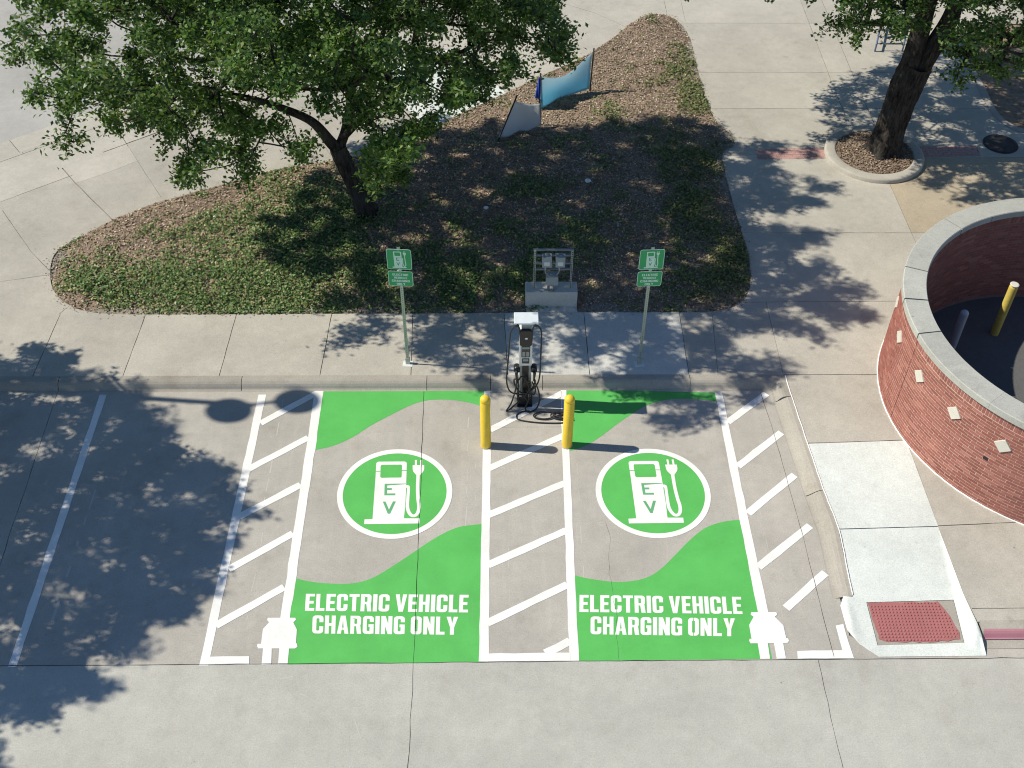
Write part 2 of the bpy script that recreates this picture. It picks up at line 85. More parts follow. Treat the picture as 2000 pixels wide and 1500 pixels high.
    't2': '1328,2683,885 925,2801,336 959,2038,562 777,2573,792 1225,2735,923 429,2656,772 508,2483,719 647,2201,848 1459,2669,535 657,2207,693 1331,2284,669 764,2135,640 657,2597,783 881,2225,512 962,2730,368 782,2960,756 1309,2718,583 1151,2380,740 923,2137,745 1061,2402,551 484,2576,875 472,2555,475 835,2544,579 1077,2618,953 922,2946,503 1001,2550,358 821,2566,983 1013,3073,656 1361,2388,483 842,3032,567 1062,2131,779 1165,2755,362 1237,2321,383 1305,2750,369 1482,2403,748 1254,2765,763 1041,2904,593 479,2517,605 1202,2412,805 1204,2603,534 1078,2938,786 1159,2137,540 841,2864,438 1209,2568,881 913,2918,802 1222,2353,733 1354,2335,612 973,2736,902 849,2731,759 569,2404,899 913,2618,353 659,2334,607 1377,2565,535 824,2804,577 954,2801,419 632,2786,799 1287,2269,560 1117,2910,374 1277,2365,516 1370,2309,756 889,2681,984 310,2689,596 718,2967,570 954,2996,694 630,2630,604 1064,2477,873 700,2566,486 1439,2755,460 1221,2902,761 749,2732,313 1268,2661,491 1459,2412,471 1424,2348,677 803,2729,683 1146,2421,331 1179,2788,535 922,2457,925 843,2044,711 1293,2271,447 927,2994,398 1121,2594,742 980,2221,580 919,2567,415 967,2468,703 491,2372,621 1399,2297,512 1217,2476,577 1159,2387,511 531,2592,709 749,2924,691 754,2231,566 620,2663,881 788,2979,471 1326,2201,618 579,2366,685 459,2772,654 1225,2486,497 484,2862,788 1106,2088,603 866,2575,920 1153,2170,683 1160,2194,491 975,2355,907 652,2905,808 706,2251,897 1245,2207,634 796,2389,863 1051,2179,679 925,2506,331 934,2731,718 937,2998,610 1072,2076,719 604,2791,523 1091,2503,293 767,2863,737 681,2417,542 683,2860,569 1363,2779,446 784,2822,397 1026,2619,664 1265,2492,929 1020,2801,877 715,2573,834 1179,2261,539 1055,2454,676 722,2643,664 1315,2946,619 776,2899,397 447,2357,777 883,2390,618 1207,2808,646 1462,2718,670 1047,2733,268 550,2289,618 1189,2852,862 1034,2245,843 1229,2413,460 1343,2467,392 1378,2557,641 871,2897,629 1148,2585,843 1462,2613,469 784,2312,871 758,2804,903 1069,2651,530 434,2535,762 1187,2719,652 685,2757,935 823,2160,842 1132,2292,393 1008,2129,719 1394,2484,567 944,2481,420 610,2414,500 874,2673,402 819,2357,442 1031,2325,791 680,2564,937 984,2205,715 1361,2806,517 913,2561,979 752,2358,568 1060,3064,545 390,2428,756 640,2472,701 608,2677,432 1310,2309,833 786,2774,487 1309,2196,731 799,2717,967 1136,2914,739 860,2630,684 886,2112,681 773,2539,691 1024,2284,628 632,2953,699 348,2519,743 1021,2443,419 855,2627,792 1151,2733,885 1156,2325,603 1058,2952,468 1393,2436,842 1009,2131,637 842,2259,574 623,2909,536 942,2531,796 960,2643,830 854,2831,768 774,2607,414 1496,2526,512 1017,2866,462 391,2779,704 710,2780,600 590,2601,823 1297,2512,504 1164,2190,386 506,2691,790 566,2609,541 1070,2270,450 671,2500,453 862,2487,776 1064,2828,811 939,2839,736 729,2504,889 1291,2682,650 1174,2778,743 1333,2554,405 992,2735,442 859,2325,515 657,3012,638 1304,2355,695 999,2287,483 1169,2316,865 1264,2732,697 969,2649,983 869,2901,912 1290,2405,845 1215,2614,355 1262,2492,404 1183,2565,674 1077,2328,877 903,2227,861 825,2684,878 704,2431,875 1335,2616,621 1258,2493,306 998,2122,485 1527,2615,696 1265,2603,765 966,2390,565 1351,2632,731 356,2538,556 948,2854,846 1422,2243,615 662,2528,542 1173,2264,775 1478,2800,712 972,2115,803 781,2951,857 683,2081,596 1331,2774,672 1163,3003,464 1516,2461,661 573,2955,637 746,2448,487 637,2529,755 813,2294,765 824,2709,555 569,2718,563 621,2855,742 1027,2896,734 624,2441,803 1142,2320,695 493,2793,813 1093,2211,593 760,2851,584 701,2111,688 467,2774,544 1520,2582,559 478,2682,446 705,2434,686 555,2741,876 1167,2518,379 1060,2203,380 704,3044,705 856,2488,985 827,2496,915 1264,2872,445 876,2742,432 1282,2219,818 1057,2693,719 867,2859,514 1450,2325,567 557,2425,777 1199,2973,559 805,2241,860 1052,2495,978 850,2972,635 734,2769,735 934,2324,599 493,2686,620 1224,2483,767 731,2697,439 1439,2607,735 1338,2574,889 696,2333,733 645,2265,633 886,3014,461 432,2744,810 1216,3020,679 1472,2750,564 1408,2716,844 406,2667,609 495,2589,615 959,2792,641 936,2567,883 741,2667,957 1024,2693,825 995,2921,375 451,2862,678 766,2389,377 630,2798,622 895,2781,881 1329,2403,355 896,2659,506 925,2290,526 1149,2790,461 446,2503,422 1237,2170,762 1399,2678,418 1074,2815,505 907,2940,711 652,2337,832 585,2552,909 894,2418,378 743,3032,623 919,2252,758 1081,2356,324 713,2463,782 1332,2846,766 423,2347,663 664,2658,480 1006,2344,708 1060,2646,443 640,2731,493 743,2282,700 1110,2462,418 1019,2415,974 609,2278,561 1085,2621,812 842,2455,500 1111,2835,385 1055,2423,822 1007,2983,799 1125,2517,481 916,3081,716 1046,2363,463 536,2771,444 1297,2815,595 875,2380,949 1282,2958,686 1139,2610,475 1482,2526,604 1276,2636,846 836,2518,361 932,2365,735 715,2911,473 1277,2882,568 953,2624,729 672,2898,651 678,2215,774 656,2670,347 980,2054,647 649,2740,308 1056,2727,650 1003,2524,510 1299,2354,420 797,2098,535 742,2640,797 1502,2447,577 1103,2143,436 1259,2132,679 619,2303,741 1141,2662,301 582,2335,517 1220,2821,355 400,2505,487 1027,2856,668 1011,2572,823 754,2193,773 1268,2791,891 945,2475,615 1398,2452,716 1288,2453,669 949,2961,865 896,2280,434 1240,2392,923 1228,2852,516 1334,2772,798 1084,2734,932 1150,2873,612 1103,2268,916 1274,3009,612 622,2606,695 416,2585,556 619,2455,877 1296,2667,356 1362,2880,586 712,2717,684 579,2210,769 521,2925,698 757,2630,597 498,2269,809 710,2898,877 1123,3022,666 1241,2152,507 773,2246,440 823,2941,553 736,2468,960 1090,2758,329 1366,2685,496 569,2850,798 853,2359,791 1350,2896,683 500,2503,824 1019,2267,932 1323,2463,739 1150,2547,265 963,2679,545 1254,2747,474 920,2762,503 1059,2345,654 911,2412,463 1113,2713,419 1204,2194,827 1219,2362,652 660,2751,733 1185,2985,790 1141,2176,764 1128,2558,581 1435,2799,606 1198,2603,963 761,2725,844 1276,2182,565 1023,2873,915 1161,2059,654 1148,2873,532 976,2778,760 528,2321,740 566,2571,427 540,2434,636 1489,2564,803 385,2472,624 1084,2429,290 1070,2549,394 370,2686,678 1321,2494,859 548,2721,690 499,2485,515 669,2386,778 584,2801,681 794,2559,494 943,2697,299 1073,2221,756 1437,2539,467 705,2525,646 1209,2637,672 1094,2671,880 406,2570,669 411,2468,822 781,2200,677 1084,2526,794 654,2821,889 1090,2733,493 1469,2642,804 1266,2297,774 1145,2682,960 1415,2728,746 994,2748,578 881,2607,269 1035,2096,571 1084,2413,922 1256,2548,710 1455,2502,758 1513,2342,638 1035,3004,642 894,2047,602 692,2852,420 807,2373,642 1175,2209,611 1019,2588,898 1283,2595,446 1214,2683,299 696,3001,783 470,2661,865 1238,2298,685 666,2819,492 1286,2923,790 780,2681,371 660,2740,407 1097,2760,584 1116,2997,567 998,2833,297 860,2399,726 896,2543,664 1045,2717,386 1320,2966,527 869,3003,787 579,2705,348 1085,3043,741 982,2201,885 1170,2403,874 1006,2912,826 1226,2288,600 997,2471,780 1417,2348,800 758,2368,486 1218,2395,356 1219,2733,822 474,2640,713 1272,2819,681 1542,2709,630 860,2468,426 631,2428,627 1386,2458,468 891,2717,841 845,2111,789 1042,2660,320 842,2941,406 828,2619,527 1428,2411,598 931,2831,547 758,2659,507 1495,2385,535 1043,2813,366 969,2387,839 690,2602,561 992,2572,283 521,2875,623 1373,2529,760 938,3058,493 502,2669,535 835,2786,926 417,2822,610 1412,2646,644 422,2689,526 951,2652,418 1058,2492,582 1293,2527,792 747,2357,815 831,2806,331 1000,2794,950 939,2708,646 681,2121,760 858,2235,668 529,2342,816 1261,2550,613 1297,2696,758 1390,2734,605 707,2156,827 560,2479,470 925,2571,500 492,2763,722 1369,2319,424 1085,2424,478 1361,2888,507 1340,2215,512 983,2545,700 804,2059,646 1220,2249,401 920,2785,960 1146,2536,944 992,2551,441 308,2504,672 566,2869,562 778,2703,773 765,2852,813 708,2622,386 705,2161,596 1191,2952,654 950,3094,624 691,2316,522 1045,2347,390 307,2594,587 1186,2681,538 1126,2292,319 1185,2648,856 1174,2252,677 797,2430,936 1127,2821,913 816,2445,349 711,2391,624 671,2398,934 824,2392,559 1192,2624,753 716,2536,402 891,2153,586 751,2817,327 1226,2262,861 815,2500,841 1045,2787,722 1446,2549,673 1158,2911,460 1381,2597,462 805,2180,531 694,2653,865 934,2319,827 546,2430,560 790,2929,628 541,2639,391 947,2398,963 1402,2568,366 590,2645,759 571,2270,692 1026,2597,746 734,2257,807 1063,2318,554 1428,2854,513 906,2071,510 930,2868,378 1544,2531,661 552,2763,778 965,2540,575 1145,2379,948 1089,2923,672 595,2261,864 1204,2155,440 660,2674,785 509,2451,893 916,2479,507 1077,2749,814 1259,2415,584 1519,2551,735 1366,2657,806 1135,2944,840 1235,2236,494 470,2419,728 789,2462,752 1522,2455,505 1221,2503,847 1140,2445,589 879,2305,902 1038,2286,303 534,2833,729 302,2648,658 829,2927,696 431,2284,716 1402,2522,868 617,2101,660 892,2762,578 1372,2639,352 365,2747,598 1204,2672,403 658,2710,605 604,2799,432 574,2647,655 850,2721,317 1206,2876,679 1486,2652,633 876,2848,685 1062,2782,438 838,2189,766 622,2548,644 932,2605,610 1283,2856,855 1107,2147,838 761,2340,943 985,2802,489 1111,2835,714 1002,2932,533 1178,3040,590 1378,2228,758 696,2596,717 1186,2312,460 1119,2420,657 415,2487,692 1420,2899,636 1488,2719,749 814,2667,459 1256,2112,603 1114,2372,805 1069,2068,505',
    't3': '-1687,1716,809 -1406,1579,655 -1429,1588,751 -1085,1283,436 -1717,1272,406 -1658,970,560 -1607,1044,411 -1637,1692,843 -1647,1058,757 -1340,1711,466 -1728,1494,391 -1447,1662,599 -1633,1560,862 -1482,1034,725 -1619,1117,648 -1531,986,513 -1712,1307,706 -1526,1541,699 -1618,1174,585 -1356,976,483 -1667,1469,825 -1836,1111,501 -1233,1466,441 -1728,1275,491 -1778,1540,613 -1609,1451,362 -1824,1524,515 -1745,960,584 -1630,1276,672 -1260,1036,564 -1665,1329,770 -1552,954,462 -1310,1566,541 -1476,1482,730 -1786,1376,443 -1122,1418,611 -1047,1480,450 -1518,1242,484 -1356,1285,369 -1678,1168,615 -1685,1651,614 -1287,1544,611 -1417,1150,393 -1585,1077,529 -1510,1450,496 -1280,1234,473 -1317,1374,512 -1578,1724,534 -1593,1577,726 -1693,1708,655 -1853,1601,696 -1672,1248,841 -1920,1405,657 -1464,1322,384 -1446,1357,929 -1817,1179,553 -1584,1504,442 -1539,1475,562 -1152,1270,688 -1488,1366,476 -1242,1359,538 -1513,1320,331 -1768,1422,763 -1773,1024,756 -1184,1293,537 -1439,1368,591 -1555,1579,580 -1306,1396,619 -1723,1107,530 -1802,1098,746 -1661,1606,492 -1301,1178,691 -1666,1426,420 -1221,1159,388 -1412,1206,586 -1642,1121,428 -1867,1352,473 -1385,1445,357 -1620,1327,375 -1662,1205,468 -1836,1069,584 -1866,1445,524 -1843,1132,782 -1221,1429,492 -1793,1244,848 -1702,1236,547 -1726,1356,826 -1537,933,765 -1700,1454,753 -1177,1492,575 -1801,1229,605 -1490,1719,642 -1603,1370,885 -1623,974,500 -1590,1462,789 -1676,1062,525 -1342,1272,845 -1931,1330,552 -1509,1376,684 -1398,1153,815 -1799,1337,777 -1858,1220,724 -1711,1419,889 -1050,1187,542 -1794,1629,674 -1507,1607,415 -1374,1053,653 -1589,1056,602 -1728,1557,447 -1926,1543,619 -1321,1194,755 -1571,1358,404 -1197,1091,469 -1446,1532,560 -1147,1347,558 -1572,1242,573 -1420,1137,682 -1056,1411,480 -1074,1122,516 -1625,1467,890 -1521,960,632 -1346,1215,407 -1783,1231,414 -1594,1331,833 -1440,1291,907 -1707,1380,400 -1327,1270,772 -1717,1628,518 -1374,1625,623 -1535,1324,799 -1033,1312,522 -1274,1672,418 -1305,1442,523 -1717,1041,641 -1302,1140,424 -1573,1698,454 -1621,1657,441 -1863,1271,469 -1807,1249,684 -1138,1089,559 -959,1240,485 -1585,1665,740 -1642,1217,365 -1383,1322,629 -1539,1156,907 -1412,1083,840 -1897,1147,721 -1253,1100,506 -1506,1190,350 -1746,980,662 -1442,1230,720 -1449,1640,453 -1791,1308,857 -1917,1440,564 -1175,1176,570 -1314,1506,389 -1337,1192,853 -1587,1165,488 -1508,1255,353 -1546,1070,766 -1414,971,603 -1173,1416,532 -1292,1378,844 -1779,1352,551 -1352,1222,536 -1467,1711,438 -1362,1362,842 -1864,1216,585 -1411,1567,481 -1646,1402,509 -1436,1307,834 -1365,846,626 -1534,1555,913 -1678,1538,618 -1212,970,534 -1396,1515,371 -1509,1399,784 -1874,1261,805 -1522,1427,348 -1221,1234,607 -1489,1584,650 -1409,1285,698 -1607,1601,386 -1311,1303,605 -1476,1193,820 -1102,1302,538 -1530,1340,569 -1487,1596,836 -1684,986,778 -1322,1352,768 -1864,1528,614 -1214,1276,365 -1186,992,470 -1355,1418,691 -1935,1261,547 -1946,1460,620 -1591,1402,763 -1402,1302,764 -1475,1103,753 -1446,1044,464 -1749,1754,719 -1426,1257,550 -1603,1326,542 -1659,1111,795 -1237,1455,620 -1763,1223,516 -1740,1057,711 -1079,1232,590 -1671,1589,580 -1594,952,729 -1201,1152,627 -1742,1742,535 -1406,1230,339 -1490,995,577 -1895,1157,557 -1400,1733,478 -1226,1329,610 -1119,1428,408 -1320,1337,385 -991,1430,469 -1425,1593,554 -1574,1295,341 -1603,949,795 -1817,1661,557 -1243,1527,365 -1648,894,603 -1778,1440,851 -1939,1493,685 -1395,1713,545 -1609,1601,553 -1347,1498,642 -1481,1095,896 -1281,1396,447 -1350,1128,682 -1607,1245,897 -1148,1228,630 -1525,1112,811 -1543,1190,696 -1665,1049,590 -1252,1500,573 -1704,1246,690 -1719,1302,897 -1276,1390,353 -1388,1466,419 -1689,1488,534 -1785,1638,478 -1701,1621,854 -1549,1336,721 -1390,1455,773 -1343,1349,703 -1715,1539,828 -1513,1073,644 -1473,974,681 -1510,1421,874 -1234,1319,488 -1195,1146,692 -1479,1548,424 -1459,1640,724 -1497,1483,400 -1549,859,619 -1524,1182,630 -1155,1186,498 -1469,1327,775 -1454,855,663 -1134,1125,411 -1526,1427,423 -1872,1486,804 -1793,1132,828 -1722,1102,665 -1149,1282,404 -1476,1264,424 -1093,1410,539 -1448,1517,787 -1599,1445,570 -1867,1346,669 -1693,1802,636 -1748,1091,789 -1862,1403,765 -1539,1487,936 -1575,1081,888 -1728,1045,485 -1177,1627,429 -1506,1308,906 -1521,1470,833 -1330,953,582 -1505,1627,774 -1388,1452,879 -1151,1504,508 -1456,1468,856 -1465,1160,920 -1197,1372,720 -1375,1549,746 -1590,1481,691 -1612,1029,806 -1749,1739,624 -1806,1438,432 -1392,1119,592 -1555,1292,434 -1626,885,690 -1624,975,633 -1207,1348,356 -1266,955,582 -1298,1600,376 -1413,982,710 -1730,1377,590 -1321,1289,442 -1080,1225,480 -1738,1633,756 -1574,1434,478 -1350,880,526 -1710,1707,486 -1202,1523,438 -1781,1313,429 -1632,1334,601 -1368,1582,433 -1902,1510,545 -1388,1408,519 -1734,1205,453 -1712,1331,465 -1780,1678,628 -1606,1034,481 -1865,1288,748 -1310,1606,592 -1096,1513,421 -1501,1076,392 -1749,1551,674 -1412,1630,370 -1485,866,727 -1607,1227,731 -1703,1418,540 -1494,1666,531 -1725,1219,627 -1373,1038,511 -1720,1187,798 -1543,1134,731 -1374,982,545 -1821,1379,831 -1706,1194,395 -1380,899,590 -1622,1734,475 -1746,1425,484 -1732,1115,853 -1533,1215,412 -1577,1096,382 -1728,1312,590 -1247,1311,732 -1736,1169,679 -1259,956,483 -1447,1491,482 -1543,1609,501 -1304,1029,479 -1170,1340,480 -1734,1489,579 -1339,1008,715 -1634,1783,519 -1848,1271,623 -1391,1284,485 -1907,1526,741 -1433,1124,476 -1177,1562,503 -1441,1311,452 -1224,1256,444 -1706,1133,735 -1555,1709,593 -1666,1172,886 -1662,1320,423 -1610,1269,500 -1499,900,549 -1153,1475,376 -1451,1424,506 -1334,1429,845 -1091,1058,476 -1671,1595,709 -1731,1498,716 -1905,1265,693 -1655,1681,740 -1141,1343,684 -1554,1644,851 -1329,1081,428 -1222,1348,427 -1568,1569,428 -1507,1247,799 -1067,1162,465 -1187,1415,379 -1568,1506,629 -1539,923,687 -1270,1470,348 -1247,1394,665 -1446,1204,652 -1783,1420,574 -1282,1208,611 -1650,1697,556 -1426,938,524 -1399,1182,899 -1238,1008,433 -1259,1248,725 -1561,1578,660 -1273,1248,362 -1418,1033,750 -1852,1412,583 -1255,1460,729 -1283,1614,506 -1932,1206,706 -1548,1283,850 -1569,1366,621 -1276,1095,625 -1413,1000,805 -1390,1026,421 -971,1299,460 -1485,1159,718 -1816,1514,735 -1313,1164,351 -1295,1017,629 -1325,1453,777 -1456,1188,470 -1775,1597,810 -1511,1031,836 -1652,932,748 -1519,1260,608 -1145,998,521 -1030,1362,573 -1235,1588,382 -1697,1172,551 -1675,1765,579 -1340,1556,679 -1557,1122,606 -1762,1442,696 -1503,919,484 -1576,1224,811 -1266,1151,738 -1629,1124,517 -1650,1550,525 -1789,1050,662',
}


# ------------------------------------------------------------------ materials
def new_mat(name):
    mt = bpy.data.materials.new(name)
    mt.use_nodes = True
    nt = mt.node_tree
    return mt, nt, nt.nodes, nt.links, nt.nodes['Principled BSDF']

def N(nodes, kind, **kw):
    n = nodes.new(kind)
    for k, v in kw.items():
        if k in n.inputs: n.inputs[k].default_value = v
        else: setattr(n, k, v)
    return n

def noise(nt, scale, detail=4, rough=0.6, vec=None):
    n = nt.nodes.new('ShaderNodeTexNoise')
    n.inputs['Scale'].default_value = scale
    n.inputs['Detail'].default_value = detail
    n.inputs['Roughness'].default_value = rough
    if vec is not None: nt.links.new(vec, n.inputs['Vector'])
    return n.outputs['Fac']

def ramp(nt, fac, a, b, va=0.0, vb=1.0):
    n = nt.nodes.new('ShaderNodeMapRange')
    n.inputs['From Min'].default_value = a; n.inputs['From Max'].default_value = b
    n.inputs['To Min'].default_value = va; n.inputs['To Max'].default_value = vb
    nt.links.new(fac, n.inputs['Value'])
    return n.outputs[0]

def mathn(nt, op, a, b):
    n = nt.nodes.new('ShaderNodeMath'); n.operation = op
    for i, v in enumerate((a, b)):
        if isinstance(v, (int, float)): n.inputs[i].default_value = v
        else: nt.links.new(v, n.inputs[i])
    return n.outputs[0]

def mix(nt, fac, a, b, blend='MIX'):
    n = nt.nodes.new('ShaderNodeMix'); n.data_type = 'RGBA'; n.blend_type = blend
    for key, v in ((0, fac), (6, a), (7, b)):
        if isinstance(v, (int, float)): n.inputs[key].default_value = v
        elif isinstance(v, tuple): n.inputs[key].default_value = (*v, 1)
        else: nt.links.new(v, n.inputs[key])
    return n.outputs[2]

def position(nt):
    return nt.nodes.new('ShaderNodeNewGeometry').outputs['Position']

def scaled(nt, vec, s):
    n = nt.nodes.new('ShaderNodeMapping'); n.inputs['Scale'].default_value = s
    nt.links.new(vec, n.inputs['Vector'])
    return n.outputs[0]

def bump(nt, bsdf, height, strength, dist):
    b = nt.nodes.new('ShaderNodeBump')
    b.inputs['Strength'].default_value = strength; b.inputs['Distance'].default_value = dist
    nt.links.new(height, b.inputs['Height']); nt.links.new(b.outputs[0], bsdf.inputs['Normal'])

def concrete(name, colour, stain=(0.62, 0.58, 0.52), amount=0.35, streak=0.0, vary=0.06, spots=0.5):
    """broom-finished concrete: broad tonal drift, sand grain, faint stains, small dark spots"""
    mt, nt, nd, ln, b = new_mat(name)
    p = position(nt)
    broad = ramp(nt, noise(nt, 0.55, 5, 0.62, p), 0.3, 0.72, 0.86, 1.08)
    mid = ramp(nt, noise(nt, 5.0, 5, 0.7, p), 0.25, 0.75, 0.92, 1.07)
    grain = ramp(nt, noise(nt, 42.0, 4, 0.85, p), 0.25, 0.75, 0.76, 1.22)
    v = mathn(nt, 'MULTIPLY', mathn(nt, 'MULTIPLY', broad, mid), grain)
    oi = nd.new('ShaderNodeObjectInfo')
    v = mathn(nt, 'MULTIPLY', v, ramp(nt, oi.outputs['Random'], 0, 1, 1 - vary, 1 + vary))
    c = mix(nt, 1.0, tuple(colour), v, 'MULTIPLY')
    st = ramp(nt, noise(nt, 1.3, 6, 0.7, p), 0.54, 0.72, 0.0, amount)
    c = mix(nt, st, c, mix(nt, 1.0, c, tuple(stain), 'MULTIPLY'))
    if streak:
        sp = scaled(nt, p, (6.0, 0.25, 1.0))
        s = ramp(nt, noise(nt, 1.0, 4, 0.65, sp), 0.5, 0.75, 0.0, streak)
        c = mix(nt, s, c, mix(nt, 1.0, c, (1.22, 1.2, 1.17), 'MULTIPLY'))
    vo = N(nd, 'ShaderNodeTexVoronoi', Scale=2.4); ln.new(p, vo.inputs['Vector'])
    dot = ramp(nt, vo.outputs['Distance'], 0.025, 0.06, spots, 0.0)
    gate = ramp(nt, noise(nt, 0.8, 4, 0.6, p), 0.5, 0.6)
    c = mix(nt, mathn(nt, 'MULTIPLY', dot, gate), c, (0.09, 0.08, 0.07))
    vp = N(nd, 'ShaderNodeTexVoronoi', Scale=11.0); ln.new(p, vp.inputs['Vector'])
    pore = ramp(nt, vp.outputs['Distance'], 0.08, 0.16, 0.30, 0.0)
    c = mix(nt, pore, c, mix(nt, 1.0, c, (0.55, 0.53, 0.5), 'MULTIPLY'))
    drip = ramp(nt, noise(nt, 3.1, 3, 0.5, p), 0.70, 0.78, 0.0, 0.22)
    c = mix(nt, drip, c, (0.22, 0.20, 0.18))
    ln.new(c, b.inputs['Base Color'])
    b.inputs['Roughness'].default_value = 0.88
    b.inputs['Specular IOR Level'].default_value = 0.25
    bump(nt, b, noise(nt, 120, 3, 0.7, p), 0.25, 0.004)
    return mt

def paint(name, colour, wear=0.12, rough=0.75):
    mt, nt, nd, ln, b = new_mat(name)
    p = position(nt)
    v = mathn(nt, 'MULTIPLY', ramp(nt, noise(nt, 1.6, 5, 0.65, p), 0.3, 0.7, 0.9, 1.06), ramp(nt, noise(nt, 90, 3, 0.8, p), 0.3, 0.7, 0.9, 1.06))
    c = mix(nt, 1.0, tuple(colour), v, 'MULTIPLY')
    sp = scaled(nt, p, (9.0, 0.8, 1.0))
    w = mathn(nt, 'MULTIPLY', ramp(nt, noise(nt, 1.0, 6, 0.8, sp), 0.58, 0.75, 0.0, wear), 1.0)
    c = mix(nt, w, c, (0.40, 0.37, 0.34))
    chips = ramp(nt, noise(nt, 26, 5, 0.85, p), 0.70, 0.74, 0.0, wear * 4)
    c = mix(nt, chips, c, (0.38, 0.36, 0.33))
    ln.new(c, b.inputs['Base Color'])
    b.inputs['Roughness'].default_value = rough
    b.inputs['Specular IOR Level'].default_value = 0.25
    bump(nt, b, noise(nt, 120, 3, 0.7, p), 0.2, 0.003)
    return mt

def plain(name, colour, rough=0.5, metal=0.0, vary=0.12, scale=9.0, spec=0.5, bumpy=0.0):
    mt, nt, nd, ln, b = new_mat(name)
    p = position(nt)
    v = mathn(nt, 'MULTIPLY', ramp(nt, noise(nt, scale, 5, 0.65, p), 0.25, 0.75, 1 - vary, 1 + vary), ramp(nt, noise(nt, scale * 9, 3, 0.7, p), 0.3, 0.7, 1 - vary * .5, 1 + vary * .5))
    ln.new(mix(nt, 1.0, tuple(colour), v, 'MULTIPLY'), b.inputs['Base Color'])
    b.inputs['Roughness'].default_value = rough
    b.inputs['Metallic'].default_value = metal
    b.inputs['Specular IOR Level'].default_value = spec
    if bumpy: bump(nt, b, noise(nt, scale * 9, 4, 0.7, p), bumpy, 0.01)
    return mt

def leafy(name, translucency=0.35, rough=0.5, spec=0.35):
    """leaves and litter: each leaf carries its own colour"""
    mt, nt, nd, ln, b = new_mat(name)
    at = nd.new('ShaderNodeVertexColor'); at.layer_name = 'tint'
    ln.new(at.outputs[0], b.inputs['Base Color'])
    b.inputs['Roughness'].default_value = rough
    b.inputs['Specular IOR Level'].default_value = spec
    if translucency:
        t = nd.new('ShaderNodeBsdfTranslucent')
        ln.new(mix(nt, 1.0, at.outputs[0], (1.25, 1.3, 0.55), 'MULTIPLY'), t.inputs['Color'])
        mx = nd.new('ShaderNodeMixShader'); mx.inputs[0].default_value = translucency
        ln.new(b.outputs[0], mx.inputs[1]); ln.new(t.outputs[0], mx.inputs[2])
        ln.new(mx.outputs[0], nd['Material Output'].inputs['Surface'])
    return mt

def brick_mat(name):
    mt, nt, nd, ln, b = new_mat(name)
    g = nd.new('ShaderNodeNewGeometry'); oi = nd.new('ShaderNodeObjectInfo')
    r = mathn(nt, 'FRACT', mathn(nt, 'ADD', g.outputs['Random Per Island'], oi.outputs['Random']), 0)
    cr = nd.new('ShaderNodeValToRGB'); ln.new(r, cr.inputs[0])
    e = cr.color_ramp.elements
    e[0].position = 0.0; e[0].color = (0.25, 0.095, 0.074, 1)
    e[1].position = 1.0; e[1].color = (0.41, 0.178, 0.14, 1)
    x = e.new(0.45); x.color = (0.33, 0.128, 0.10, 1)
    x = e.new(0.75); x.color = (0.295, 0.112, 0.09, 1)
    p = g.outputs['Position']
    v = mathn(nt, 'MULTIPLY', ramp(nt, noise(nt, 60, 4, 0.7, p), 0.3, 0.7, 0.82, 1.15), ramp(nt, noise(nt, 1.2, 4, 0.6, p), 0.3, 0.7, 0.9, 1.1))
    ln.new(mix(nt, 1.0, cr.outputs[0], v, 'MULTIPLY'), b.inputs['Base Color'])
    b.inputs['Roughness'].default_value = 0.85; b.inputs['Specular IOR Level'].default_value = 0.2
    bump(nt, b, noise(nt, 140, 3, 0.7, p), 0.3, 0.004)
    return mt

def bark_mat(name):
    """ridged oak bark: dark furrows running up the trunk, grey plates between"""
    mt, nt, nd, ln, b = new_mat(name)
    p = position(nt)
    plates = noise(nt, 1.0, 5, 0.7, scaled(nt, p, (17.0, 17.0, 4.0)))
    broad = noise(nt, 2.2, 3, 0.6, p)
    c = mix(nt, ramp(nt, plates, 0.36, 0.62), (0.013, 0.011, 0.010), (0.068, 0.060, 0.053))
    c = mix(nt, ramp(nt, broad, 0.45, 0.65, 0.0, 0.45), c, (0.085, 0.082, 0.075))
    ln.new(c, b.inputs['Base Color'])
    b.inputs['Roughness'].default_value = 0.95; b.inputs['Specular IOR Level'].default_value = 0.1
    bump(nt, b, plates, 1.0, 0.06)
    return mt

M = {}
M['lot'] = concrete('lot_concrete', (0.455, 0.432, 0.385), streak=0.30)
M['lane'] = concrete('lane_concrete', (0.455, 0.45, 0.405), streak=0.15, amount=0.25)
M['walk'] = concrete('walk_concrete', (0.455, 0.432, 0.375), vary=0.07, amount=0.28)
M['walk_new'] = concrete('pale_new_concrete', (0.57, 0.57, 0.53), vary=0.03, amount=0.2)
M['ramp'] = concrete('white_ramp_concrete', (0.68, 0.72, 0.68), stain=(0.85, 0.85, 0.83), amount=0.2, vary=0.02, spots=0.25)
M['tan'] = concrete('tan_stained_concrete', (0.43, 0.37, 0.275), stain=(0.85, 0.72, 0.55), amount=0.45)
M['grey_walk'] = concrete('grey_concrete', (0.43, 0.41, 0.36), amount=0.4)
M['kerb'] = concrete('kerb_concrete', (0.385, 0.36, 0.312), stain=(0.66, 0.62, 0.55), amount=0.5)
M['coping'] = concrete('coping_concrete', (0.43, 0.435, 0.395), stain=(0.6, 0.6, 0.58), amount=0.6, vary=0.05)
M['joint'] = plain('joint_filler', (0.25, 0.225, 0.195), 0.9, vary=0.3)
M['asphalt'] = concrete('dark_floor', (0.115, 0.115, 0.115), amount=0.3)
M['road'] = concrete('street_surface', (0.42, 0.41, 0.38), amount=0.25)
M['white'] = paint('white_paint', (0.84, 0.84, 0.81), 0.08)
M['green'] = paint('green_paint', (0.108, 0.48, 0.108), 0.17)
M['stencil'] = paint('stencil_green', (0.13, 0.42, 0.19), 0.1)
M['pink'] = paint('faded_red_paint', (0.50, 0.22, 0.26), 0.5)
